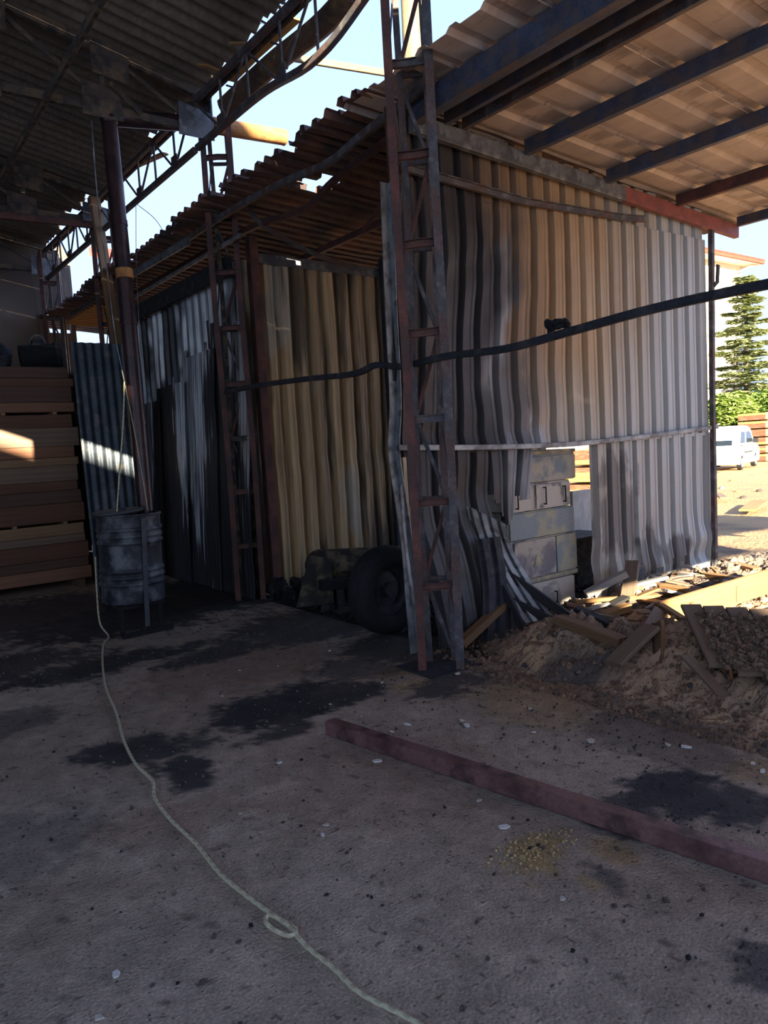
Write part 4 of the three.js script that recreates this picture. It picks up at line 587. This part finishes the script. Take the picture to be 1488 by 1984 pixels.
// ================================================================ debris
const W_ = { fresh: wood(0xa88252, 0x7c5832, { s: 601 }), brown: wood(0x9a7450, 0x6b4f38, { s: 602, char: 0.12 }), dusty: wood(0x86705a, 0x5e4e3e, { s: 603, char: 0.15 }), grey: wood(0xa8a49c, 0x827e78, { s: 604, char: 0.2 }), char: wood(0x2c2a2a, 0x1b1a1b, { s: 605 }), half: wood(0x8a6844, 0x5c4430, { s: 606, char: 0.42 }) };
const plank = (label, p, q, w, h, m, up, name = 'loose_plank', group) => { const a = V(...p), b = V(...q), mid = a.clone().lerp(b, 0.5).add(V(0, 0.004, 0)); return solo(name, sweep([a, mid, b], rect(w, h, 0.004), up), m, label, 'plank', group); };
{ // sunlit timber crate
  const o = thing('timber_crate', 'sunlit open timber crate frame lying in the debris', 'crate', null, [4.86, 0.1, -3.16]), f = W_.fresh;
  mesh('long_board', bar([0, 0.12, 0], [2.2, 0.14, 0.05], 0.03, 0.21), f, o); mesh('end_rail', bar([0.0, 0.2, 0.02], [-0.4, 0.2, 0.52], 0.05, 0.035), f, o);
  mesh('corner_post', bar([-0.02, -0.06, 0.04], [-0.02, 0.2, 0.04], 0.06, 0.06, [1, 0, 0]), W_.brown, o); mesh('corner_post', bar([-0.36, -0.06, 0.47], [-0.36, 0.2, 0.47], 0.06, 0.06, [1, 0, 0]), W_.brown, o);
  for (const [x, y] of [[0.38, 0.11], [1.05, 0.13], [1.5, 0.15]]) mesh('cleat', bar([x, y - 0.08, 0.035], [x, y + 0.05, 0.035], 0.035, 0.035, [1, 0, 0]), W_.brown, o);
  mesh('lower_slat', bar([0.0, 0.02, 0.05], [-0.38, -0.02, 0.5], 0.06, 0.03), W_.brown, o); mesh('lower_slat', bar([0.1, 0.0, 0.1], [-0.2, 0.1, 0.55], 0.07, 0.025), f, o); mesh('front_board', bar([-0.36, 0.05, 0.52], [1.2, 0.05, 0.6], 0.03, 0.14), W_.dusty, o);
  mesh('end_block', new THREE.BoxGeometry(0.14, 0.16, 0.08).translate(1.75, 0.2, 0.08), W_.brown, o);
}
{ // boarded panel buried under earth
  const o = thing('boarded_panel', 'tilted grey boarded panel half covered with spilled earth', 'panel', null, [4.45, 0.44, -2.66]);
  const d = V(-0.62, -0.17, 0.55), e = V(0.045, 0, 0.13);
  for (let i = 0; i < 9; i++) { const p = e.clone().multiplyScalar(i * 0.98), q = p.clone().add(d.clone().multiplyScalar(0.92 + 0.12 * vn(i * 3.1, 1, 4))); mesh('board', bar([p.x, p.y, p.z], [q.x, q.y, q.z], 0.125, 0.022), i > 3 ? W_.grey : W_.dusty, o); }
  mesh('cross_batten', bar([-0.1, -0.05, 0.1], [0.3, -0.05, 1.3], 0.05, 0.035), W_.brown, o); mesh('cross_batten', bar([-0.5, -0.16, 0.45], [-0.1, -0.16, 1.6], 0.05, 0.035), W_.brown, o);
  const N = 2400, im = new THREE.InstancedMesh(clodGeo, new THREE.MeshStandardMaterial({ color: 0xffffff, roughness: 0.95, flatShading: true }), N), mm = new THREE.Matrix4(), qq = new THREE.Quaternion(), cc = new THREE.Color();
  for (let i = 0; i < N; i++) { const a = Math.pow(rnd(), 0.75), b = rr(0, 8.4), cov = 0.1 + 0.1 * b * (b > 3 ? 0.5 : 0.2); if (a < cov) { i--; continue; } const p = e.clone().multiplyScalar(b).addScaledVector(d, a), s = 0.004 + 0.016 * Math.pow(rnd(), 4); qq.setFromEuler(new THREE.Euler(rr(0, 6), rr(0, 6), 0)); mm.compose(V(p.x, p.y + 0.012 + s * 0.3, p.z), qq, V(s * 1.3, s * 0.8, s * 1.1)); im.setMatrixAt(i, mm); cc.set([0x6a5646, 0x745c48, 0x5c4c3e, 0x7c6650][Math.floor(rnd() * 4)]); im.setColorAt(i, cc); }
  const sp = new THREE.Group(); sp.name = 'spilled_earth'; sp.position.copy(o.position); sp.userData = { label: 'loose brown earth spilled over the tilted boarded panel', category: 'earth', kind: 'stuff' }; im.name = 'earth_crumbs'; sp.add(im); scene.add(sp);
}
plank('long thin pale batten lying from the cabinets to the crate corner', [5.2, 0.13, -4.2], [5.74, 0.15, -3.72], 0.05, 0.03, W_.fresh);
plank('weathered beam leaning against the foot of the ribbed wall', [5.6, 0.1, -3.95], [6.05, 0.34, -4.2], 0.12, 0.09, W_.dusty);
plank('split pale board lying over the leaning beam', [5.55, 0.12, -3.9], [5.72, 0.22, -3.72], 0.09, 0.02, W_.fresh);
plank('long dusty slat between the wall foot and the crate', [6.4, 0.1, -4.22], [6.26, 0.11, -3.72], 0.07, 0.03, W_.brown);
plank('pale sawn piece just behind the long crate board', [6.22, 0.12, -4.0], [6.14, 0.12, -3.5], 0.09, 0.05, W_.fresh);
plank('short brown lath lying across the pale sawn piece', [5.74, 0.11, -3.95], [5.99, 0.13, -3.75], 0.06, 0.03, W_.half);
plank('sunlit timber end beyond the crate near the wall post', [7.13, 0.08, -4.08], [6.95, 0.1, -3.6], 0.09, 0.06, W_.fresh);
plank('orange sunlit plank on the ground outside the wall post', [8.3, 0.04, -4.7], [7.73, 0.06, -3.85], 0.11, 0.06, W_.fresh);
plank('long grey board along the foot of the ribbed wall', [6.0, 0.09, -4.2], [7.0, 0.1, -4.15], 0.08, 0.04, W_.grey);
plank('ash-grey beam end lying at the torn edge of the ribbed wall', [5.5, 0.13, -4.32], [5.8, 0.3, -4.1], 0.1, 0.06, W_.grey);
plank('crossed ash-grey board over the rubble by the torn wall edge', [5.9, 0.12, -4.25], [6.3, 0.2, -4.0], 0.07, 0.03, W_.grey);
plank('half-burnt strip lying in the rubble before the wall', [6.5, 0.08, -4.1], [6.9, 0.12, -4.28], 0.06, 0.03, W_.half);
plank('dusty plank propped from the soil up to the crate corner', [4.72, 0.3, -3.06], [4.02, 0.2, -2.78], 0.1, 0.025, W_.dusty, [0.3, 1, 0.6]);
plank('wide earth-covered plank running down the heap from the crate', [4.1, 0.36, -2.72], [3.72, 0.2, -2.74], 0.12, 0.03, W_.dusty);
plank('upright dark board end standing in the heap', [4.2, 0.36, -2.74], [4.02, 0.12, -2.62], 0.1, 0.03, W_.half, [1, 0.3, 0]);
plank('slanting pale slat under the crate end', [4.36, 0.3, -2.84], [4.5, 0.17, -2.6], 0.06, 0.04, W_.fresh);
plank('flat brown plank lying on the earth in front of the boarded panel', [3.85, 0.3, -2.34], [3.74, 0.16, -2.06], 0.07, 0.02, W_.dusty);
plank('dark half-buried beam on the crest of the soil heap', [4.02, 0.32, -3.4], [3.98, 0.26, -2.85], 0.1, 0.06, W_.half);
plank('second dark half-buried beam behind the crest of the heap', [4.28, 0.33, -3.45], [4.2, 0.24, -2.95], 0.07, 0.05, W_.char);
plank('thin stick poking out of the heap flank next to the column', [3.78, 0.24, -3.36], [4.06, 0.32, -3.45], 0.035, 0.03, W_.dusty);
plank('thin pale stick lying on the ash beside the column', [3.85, 0.16, -3.55], [3.92, 0.19, -3.2], 0.03, 0.015, W_.brown);
plank('brown wall plate fallen across the foot of the buckled sheets', [3.76, 0.06, -4.14], [4.42, 0.3, -4.22], 0.08, 0.06, W_.half);
plank('charred black beam leaning from the bent sheet into the ash', [4.42, 0.5, -4.28], [4.76, 0.12, -3.92], 0.07, 0.07, W_.char, undefined, 'charred_beam');
plank('charred black stub standing before the bent sheet', [4.3, 0.42, -4.2], [4.36, 0.1, -4.06], 0.06, 0.05, W_.char, undefined, 'charred_beam');
plank('charred crackled beam lying under the leaning black beam', [4.34, 0.32, -4.22], [4.62, 0.1, -3.96], 0.09, 0.06, W_.char, undefined, 'charred_beam');
plank('ash-white burnt beam end below the cabinets', [4.7, 0.16, -4.0], [4.86, 0.08, -3.82], 0.07, 0.05, W_.grey, undefined, 'charred_beam');
plank('sunlit broken block lying on the rubble before the cabinets', [4.95, 0.12, -3.72], [5.2, 0.16, -3.66], 0.09, 0.06, W_.fresh);
plank('sunlit short board lying flat in the rubble by the crate', [5.0, 0.1, -3.5], [5.3, 0.12, -3.58], 0.1, 0.03, W_.fresh);
plank('dark board in the shade between rubble and crate', [4.7, 0.14, -3.55], [4.95, 0.1, -3.25], 0.1, 0.03, W_.half);
for (let i = 0; i < 26; i++) { const x = rr(4.85, 6.9), z = rr(-4.2, -3.3), a = rr(0, 6.28), l = rr(0.25, 0.55), y = Math.max(0.02, soilH(x, z)) + 0.03, q = [x + l * Math.cos(a), 0, clamp(z + l * 0.6 * Math.sin(a), -4.25, -3.25)]; q[1] = Math.max(0.02, soilH(q[0], q[2])) + rr(0.02, 0.07); plank('broken burnt board lying crosswise in the rubble before the wall', [x, y, z], q, rr(0.05, 0.1), rr(0.015, 0.03), [W_.brown, W_.grey, W_.half, W_.dusty, W_.char, W_.fresh][i % 6], undefined, 'broken_board', 'broken boards in the rubble'); }
for (let i = 0; i < 34; i++) { const x = rr(4.6, 7.3), z = rr(-4.25, -3.35) - 0.0, a = rr(0, 6.28), l = rr(0.06, 0.24), y = Math.max(0.02, soilH(x, z)) + 0.02; plank('small splintered offcut lying in the rubble before the wall', [x, y, z], [x + l * Math.cos(a), y + rr(0, 0.04), z + l * Math.sin(a) * 0.7], rr(0.02, 0.06), rr(0.012, 0.03), [W_.fresh, W_.grey, W_.half, W_.dusty, W_.char][i % 5], undefined, 'wood_offcut', 'offcuts in the rubble'); }
// fallen ribbed sheet curling away from the wall
solo('fallen_sheet', sheet({ o: [4.2, 0.12, -4.12], U: [0.75, 0, 0.25], W: [-0.02, 1, -0.22], w: 0.32, l: 0.98, pitch: 0.08, depth: 0.03, nv: 22, sub: 2, deform: (u, v) => [0.24 * Math.pow(1 - v / 0.98, 1.2) - 0.08, -0.55 * u * sm(0.3, 0.98, v), -0.1 * Math.sin(v * 3) - 0.12 * u] }), M.paleSteel, 'ribbed metal sheet bent outwards in front of the scorched cabinets', 'metal sheet');
solo('fallen_sheet', sheet({ o: [4.02, 0.02, -4.2], U: [1, 0, 0.1], W: [0.1, 1, -0.1], w: 0.24, l: 0.8, pitch: 0.12, depth: 0.03, nv: 16, deform: (u, v) => [0.05 * Math.sin(v * 4), 0, 0.05 * (v - 0.4) * (v - 0.4)] }), M.sooty, 'narrow blackened sheet strip standing beside the bent ribbed sheet', 'metal sheet');
// black shell put in for a shadow hollow, and a hoop of cable
{ const o = thing('shadow_hollow', 'black shell added in place of the shadow hollow under the boarded panel', 'hollow', null, [4.5, 0.02, -1.7]); mesh('shell', new THREE.LatheGeometry([[0, 0.01], [0.17, 0.01], [0.22, 0.3], [0.235, 0.3], [0.235, 0.315], [0.21, 0.315], [0.165, 0.03], [0, 0.03]].map((p) => new THREE.Vector2(...p)), 32), M.black, o); }
solo('cable_hoop', tube([[4.2, 0.34, -2.12], [4.08, 0.33, -2.14], [4.02, 0.27, -2.16], [4.0, 0.18, -2.15], [4.02, 0.12, -2.12]], 0.009, 40, 8), M.ochre, 'curved brown cable sticking out of the earth by the black shadow hollow', 'cable');
// flakes, clumps and grit on the concrete
{
  const flake = (s) => { const n = 7, sh = new THREE.Shape(); for (let i = 0; i < n; i++) { const a = i / n * 6.28, r = 1 - 0.55 * hash(i, s, 3); i ? sh.lineTo(r * Math.cos(a), 0.7 * r * Math.sin(a)) : sh.moveTo(r, 0); } const g = new THREE.ExtrudeGeometry(sh, { depth: 0.22, bevelEnabled: false }); g.rotateX(-Math.PI / 2); return g; };
  const F = [0, 1, 2, 3].map(flake), fm = [mottled(0xeae6dc, 0xcfcac0, { s: 620 }), mottled(0xd2c9b8, 0xb2aa9c, { s: 621 })];
  const C = [[2.77, -3.03], [3.29, -2.11], [3.33, -2.03], [3.07, -2.41], [2.12, -3.01], [3.37, -3.76], [2.54, -3.28], [2.8, -3.11], [2.11, -2.11], [1.58, -2.64], [1.52, -2.58], [1.9, -1.64], [0.59, -2.32], [0.49, -2.17], [3.33, -1.65], [2.0, -4.57], [2.41, -3.26], [2.35, -5.02], [2.42, -3.9], [2.43, -3.58], [3.38, -1.72], [1.35, -3.0], [2.9, -4.0], [2.6, -4.9], [3.1, -4.95], [2.45, -2.5], [2.95, -2.7], [3.2, -2.95], [1.75, -3.35], [2.2, -2.35]];
  C.forEach(([x, z], i) => { const s = i < 9 || i === 14 ? rr(0.026, 0.04) : rr(0.013, 0.024); const m = solo('plaster_flake', F[i % 4], fm[i % 2], 'pale flake of plaster lying on the concrete floor', 'flake', 'plaster flakes scattered over the floor'); m.position.set(x, 0.003, z); m.rotation.y = rr(0, 6); m.scale.setScalar(s); });
  const cg = new THREE.IcosahedronGeometry(1, 1), p = cg.attributes.position; for (let i = 0; i < p.count; i++) { const k = 0.7 + 0.6 * hash(Math.round(p.getX(i) * 40), Math.round(p.getY(i) * 40), Math.round(p.getZ(i) * 40) + 5); p.setXYZ(i, p.getX(i) * k, p.getY(i) * k, p.getZ(i) * k); } cg.computeVertexNormals();
  const D = [[2.06, -1.93], [2.1, -1.9], [2.0, -1.75], [1.72, -1.45], [2.15, -1.4], [2.3, -1.35], [1.95, -1.2], [2.05, -1.1], [2.2, -1.15], [0.72, -2.15], [0.78, -2.1], [0.95, -2.2], [1.02, -2.25], [0.9, -2.28], [0.8, -3.6], [2.7, -3.7], [2.85, -3.5], [1.75, -3.4], [1.85, -3.3], [1.0, -3.4], [2.3, -1.7], [2.45, -1.55], [1.6, -1.75], [1.5, -1.6], [1.42, -2.1], [2.0, -1.5], [3.0, -2.5], [3.2, -3.4], [3.05, -3.5], [0.6, -4.2], [0.9, -4.4], [1.3, -1.5]];
  D.forEach(([x, z], i) => { const m = solo('dirt_clump', cg, [M.black, M.sootyTan, M.sootyTan][i % 3], 'small dark clump of dirt lying on the concrete floor', 'clump', 'dirt clumps scattered over the floor'); const s = rr(0.005, 0.011); m.position.set(x, s * 0.5, z); m.rotation.set(rr(0, 6), rr(0, 6), 0); m.scale.set(s * rr(0.9, 1.5), s * 0.8, s); });
  const grit = (name, label, N, spot, size, cols) => { const im = new THREE.InstancedMesh(cg, new THREE.MeshStandardMaterial({ color: 0xffffff, roughness: 0.95 }), N), mm = new THREE.Matrix4(), q = new THREE.Quaternion(), cc = new THREE.Color(); for (let i = 0; i < N; i++) { const [x, z] = spot(i), s = size(); q.setFromEuler(new THREE.Euler(rr(0, 6), rr(0, 6), 0)); mm.compose(V(x, s * 0.35, z), q, V(s, s * 0.7, s * 1.2)); im.setMatrixAt(i, mm); cc.set(cols[Math.floor(rnd() * cols.length)]); im.setColorAt(i, cc); } im.name = name; scene.add(im); tag(im, label, 'grit', null, 'stuff'); };
  grit('floor_grit', 'fine grit and crumbs scattered all over the concrete', 7000, () => { for (;;) { const x = rr(-0.2, 3.6), z = -0.6 - 6.5 * Math.pow(rnd(), 1.2), d = 0.12 + 0.9 * sm(2.2, 3.6, x) + blob(SOOT_SHADE, x, z) * 0.9; if (rnd() < d) return [x, z]; } }, () => 0.0018 + 0.0065 * Math.pow(rnd(), 5), [0x3a3532, 0x4a423c, 0x2a2726, 0x5a5048, 0x6a6056]);
  grit('sawdust_spill', 'little spill of ochre sawdust on the concrete near the steel tube', 700, () => { const a = rr(0, 6.28), r = Math.pow(rnd(), 1.1); return [2.06 + 0.24 * r * Math.cos(a), -1.92 + 0.11 * r * Math.sin(a)]; }, () => 0.0015 + 0.005 * Math.pow(rnd(), 3), [0xb59a68, 0xa38758, 0xc4aa78, 0x8d7650]);
}
// ================================================================ the sunny yard beyond
const gy = (x) => -0.02 - 0.0145 * Math.max(0, x - 9);
{ // white van
  const h = V(0.963, 0, -0.269), o = thing('van', 'white panel van with glazed sides parked in the yard', 'van', null, [30.4, gy(30.4), -15.9], Math.atan2(0.269, 0.963));
  const paint = new THREE.MeshPhysicalMaterial({ color: 0xe8e8e6, roughness: 0.35, clearcoat: 0.6 }), glass = new THREE.MeshStandardMaterial({ color: 0x2a3238, roughness: 0.08, metalness: 0.3 }), rub = new THREE.MeshStandardMaterial({ color: 0x1b1b1c, roughness: 0.8 }), grey = new THREE.MeshStandardMaterial({ color: 0x8f9294, roughness: 0.6 });
  const sh = new THREE.Shape(); sh.moveTo(0.02, 0.32); sh.lineTo(0.4, 0.28); sh.absarc(0.78, 0.3, 0.36, Math.PI, 0, true); sh.lineTo(3.1, 0.28); sh.absarc(3.46, 0.3, 0.36, Math.PI, 0, true); sh.lineTo(4.2, 0.3); sh.quadraticCurveTo(4.3, 0.6, 4.2, 0.82); sh.quadraticCurveTo(3.7, 0.98, 3.2, 1.06); sh.quadraticCurveTo(2.75, 1.45, 2.4, 1.68); sh.quadraticCurveTo(2.0, 1.8, 1.2, 1.81); sh.lineTo(0.35, 1.79); sh.quadraticCurveTo(0.16, 1.76, 0.1, 1.55); sh.lineTo(0.0, 0.95); sh.lineTo(0.0, 0.5);
  const W = 1.66; mesh('body', new THREE.ExtrudeGeometry(sh, { depth: W - 0.12, bevelSize: 0.06, bevelThickness: 0.06, bevelSegments: 3, curveSegments: 10 }).translate(0, 0, -W + 0.06), paint, o);
  mesh('rear_window', bar([0.015, 1.3, -W + 0.22], [0.015, 1.3, -0.22], 0.03, 0.5, [0.25, 1, 0]), glass, o); mesh('side_window', plate([[0.45, 1.12, 0.004], [1.25, 1.12, 0.004], [1.25, 1.6, 0.004], [0.55, 1.6, 0.004]], [0, 0, 1], 0.012), glass, o); mesh('side_window', plate([[1.5, 1.12, 0.004], [2.85, 1.12, 0.004], [2.4, 1.5, 0.004], [2.1, 1.6, 0.004], [1.5, 1.6, 0.004]], [0, 0, 1], 0.012), glass, o);
  mesh('rear_bumper', new THREE.BoxGeometry(0.16, 0.24, W + 0.02).translate(0.0, 0.42, -W / 2), grey, o); mesh('tail_lamp', new THREE.BoxGeometry(0.06, 0.34, 0.12).translate(0.02, 0.85, -0.08), new THREE.MeshStandardMaterial({ color: 0xb03428, roughness: 0.3 }), o);
  const pl = mesh('number_plate', new THREE.BoxGeometry(0.02, 0.13, 0.52).translate(-0.03, 0.72, -W / 2 - 0.1), new THREE.MeshStandardMaterial({ color: 0xdedede, roughness: 0.5 }), o); mesh('blue_strip', new THREE.BoxGeometry(0.021, 0.13, 0.05).translate(-0.031, 0.72, -W / 2 - 0.335), new THREE.MeshStandardMaterial({ color: 0x2a4fa0 }), pl);
  mesh('side_moulding', new THREE.BoxGeometry(1.6, 0.05, 0.02).translate(1.95, 0.72, 0.01), rub, o); mesh('sliding_rail', new THREE.BoxGeometry(0.7, 0.03, 0.015).translate(0.75, 1.02, 0.008), rub, o); mesh('door_handle', new THREE.BoxGeometry(0.1, 0.03, 0.03).translate(1.65, 0.98, 0.01), rub, o); mesh('door_mirror', new THREE.BoxGeometry(0.1, 0.2, 0.2).translate(2.75, 1.18, 0.14), rub, o);
  for (const x of [0.78, 3.46]) for (const z of [-0.02, -W + 0.12]) { const w = mesh('wheel', cyl([x, 0.3, z - 0.16], [x, 0.3, z + 0.01], 0.3, 24), rub, o); mesh('hubcap', cyl([x, 0.3, z + 0.005], [x, 0.3, z + 0.025], 0.2, 18), grey, w); }
}
// stacked packs of sawn timber
const yardWood = wood(0xd0a864, 0xae8240, { s: 701, size: 1.5 }), endWood = mottled(0xa8684a, 0x7c4a36, { s: 702, size: 1.2, n: 10 });
function packs(label, group, x, z, n, w, d, turn) {
  for (let k = 0; k < n; k++) {
    const o = thing('timber_pack', label[k] ?? label[0], 'timber', group, [x, gy(x) + k * 0.44, z], turn);
    for (let r = 0; r < 3; r++) mesh('board_row', new THREE.BoxGeometry(w + rr(-0.1, 0.1), 0.115, d).translate(w / 2, 0.1 + r * 0.12, -d / 2), yardWood, o);
    mesh('board_ends', new THREE.BoxGeometry(0.03, 0.36, d - 0.04).translate(0.0, 0.22, -d / 2), endWood, o); for (const q of [0.15, 0.5, 0.85]) mesh('spacer', new THREE.BoxGeometry(0.1, 0.045, d).translate(w * q, 0.022, -d / 2), yardWood, o);
  }
}
packs(['lowest pack in the tall timber stack behind the van', 'second pack up in the tall timber stack behind the van', 'third pack up in the tall timber stack behind the van', 'fourth pack up in the tall timber stack behind the van', 'fifth pack up in the tall timber stack behind the van', 'top pack of the tall timber stack behind the van'], 'packs of the timber stack behind the van', 40.2, -19.5, 6, 6, 1.5, 0.0);
packs(['lowest timber pack seen through the torn wall', 'second timber pack up seen through the torn wall', 'top timber pack seen through the torn wall'], 'timber packs beyond the torn wall', 15.6, -11.6, 3, 3.2, 1.4, 0.1);
{ // pale house
  const o = thing('house', 'cream house with red tiled eaves behind the cedar', 'house', null, [60.5, gy(60), -31.2]), c = new THREE.MeshStandardMaterial({ color: 0xded4be, roughness: 0.9 });
  mesh('wall', new THREE.BoxGeometry(16, 15.2, 10).translate(-8, 7.4, -5), c, o); mesh('soffit', new THREE.BoxGeometry(18.4, 0.2, 12.4).translate(-8, 15.0, -5), c, o);
  mesh('roof', plate([[-17.3, 15.1, 1.3], [1.3, 15.1, 1.3], [-3, 17.2, -5], [-13, 17.2, -5]], [0, 0.9, 0.3], 0.15), mottled(0x8a3e2c, 0x743424, { s: 710, size: 2 }), o); mesh('eave_board', new THREE.BoxGeometry(18.6, 0.35, 0.12).translate(-8, 15.1, 1.25), mottled(0x8a3e2c, 0x743424, { s: 711, size: 2 }), o);
  for (let i = 0; i < 4; i++) for (let j = 0; j < 4; j++) { const w = mesh('window', new THREE.BoxGeometry(1.2, 1.3, 0.12).translate(-2.6 - i * 3.6, 3.2 + j * 3.3, 0.02), new THREE.MeshStandardMaterial({ color: 0xdad2c0, roughness: 0.8 }), o); mesh('pane', new THREE.BoxGeometry(1.0, 1.1, 0.04).translate(-2.6 - i * 3.6, 3.2 + j * 3.3, 0.08), new THREE.MeshStandardMaterial({ color: 0x59636a, roughness: 0.15 }), w); }
  mesh('downpipe', bar([-1.2, 0, 0.1], [-1.2, 14.2, 0.1], 0.12, 0.12, [1, 0, 0]), c, o); mesh('downpipe', bar([-1.2, 14.2, 0.1], [0.6, 14.95, 1.0], 0.12, 0.12), c, o);
}
// trees: a crown of many small needle sprays on real boughs
function spray(pos, nor, idx, c, s, flat) {
  for (let k = 0; k < 3; k++) { const a = rr(0, 6.28), b = rr(-0.5, 0.5) * (1 - flat), d = V(Math.cos(a) * Math.cos(b), Math.sin(b) - 0.12, Math.sin(a) * Math.cos(b)), e = V(-Math.sin(a), rr(-0.4, 0.4), Math.cos(a)).multiplyScalar(0.3 * s), t = c.clone().addScaledVector(d, s), n = d.clone().cross(e).normalize(), i = pos.length / 3; for (const p of [c.clone().add(e), c.clone().sub(e), t]) { pos.push(p.x, p.y, p.z); nor.push(n.x, n.y, n.z); } idx.push(i, i + 1, i + 2); }
}
function leafy(pos, nor, idx) { const g = build(pos, nor, new Array(pos.length / 3 * 2).fill(0), idx); return g; }
const leafMat = (c) => new THREE.MeshStandardMaterial({ color: c, roughness: 0.9, side: THREE.DoubleSide});
function cedar(label, x, z, H, R, col) {
  const o = thing('cedar', label, 'tree', null, [x, gy(x), z]); mesh('trunk', cyl([0, -0.1, 0], [0.1, H * 0.97, 0], 0.28, 12, 0.04), M.rustGrey, o); const pos = [], nor = [], idx = [], bg = [];
  for (let i = 0; i < 64; i++) { const t = i / 64, y = H * (0.12 + 0.86 * t), a = i * 2.4, L = R * (1.05 - 0.95 * Math.pow(t, 1.1)) * rr(0.7, 1.1), e = V(Math.cos(a) * L, -0.08 * L + rr(0, 0.3), Math.sin(a) * L); bg.push(bar([0.06, y, 0], [e.x, y + e.y, e.z], 0.06, 0.06)); const m = Math.round(60 + L * 60); for (let k = 0; k < m; k++) { const f = Math.pow(rnd(), 0.6), w = 0.35 * L * (1.1 - f) + 0.18; spray(pos, nor, idx, V(e.x * f + rr(-w, w), y + e.y * f + rr(-0.1, 0.12), e.z * f + rr(-w, w)), rr(0.22, 0.45), 0.6); } }
  mesh('boughs', bg, M.rustGrey, o); mesh('foliage', leafy(pos, nor, idx), leafMat(col), o);
}
cedar('tall cedar with layered grey-green boughs in front of the cream house', 49.2, -25.1, 12.0, 3.6, 0x98a070);
cedar('second cedar standing beyond the tall one', 57.0, -24.0, 11.4, 4.0, 0x8c9868);
function bush(label, x, z, H, R, col) { const o = thing('bush', label, 'bush', null, [x, gy(x), z]), pos = [], nor = [], idx = []; for (let k = 0; k < 2600; k++) { const a = rr(0, 6.28), v = rr(-0.2, 1), q = Math.sqrt(1 - v * v * 0.9), r = 0.75 + 0.3 * rnd(); spray(pos, nor, idx, V(Math.cos(a) * R * q * r, H * (0.45 + 0.5 * v * r), Math.sin(a) * R * q * r), rr(0.2, 0.4), 0); } mesh('leaves', leafy(pos, nor, idx), leafMat(col), o); mesh('stem', cyl([0, -0.1, 0], [0, H * 0.5, 0], 0.1, 8), M.rustGrey, o); }
bush('bright green bush right behind the van', 43.6, -23.3, 4.2, 1.7, 0x8aa04a);
bush('broad green bush beside the timber stack', 47.8, -23.0, 4.4, 1.9, 0x7c9644);
bush('dark green shrub standing apart from the bushes behind the van', 40.2, -24.6, 4.0, 1.6, 0x6c8840);
for (let i = 0; i < 26; i++) { const x = 10 + i * 0.8 + rr(-0.5, 0.5), z = -0.52 * x + rr(-2.5, 0.6), g = new THREE.IcosahedronGeometry(rr(0.03, 0.09), 1).scale(1.3, 0.6, 1); g.translate(x, gy(x) + 0.02, z); solo('yard_stone', g, [M.sootyTan, M.galv, M.ochre][i % 3], 'loose stone lying on the sandy yard', 'stone', 'stones lying on the yard'); }
plank('flat pale board lying out on the yard', [13.5, 0.02, -6.9], [15.4, 0.0, -7.6], 0.3, 0.04, W_.fresh); plank('thin dark board lying out on the yard', [15.8, 0.0, -8.6], [17.0, -0.02, -9.4], 0.16, 0.04, W_.dusty);

renderer.render(scene, camera);
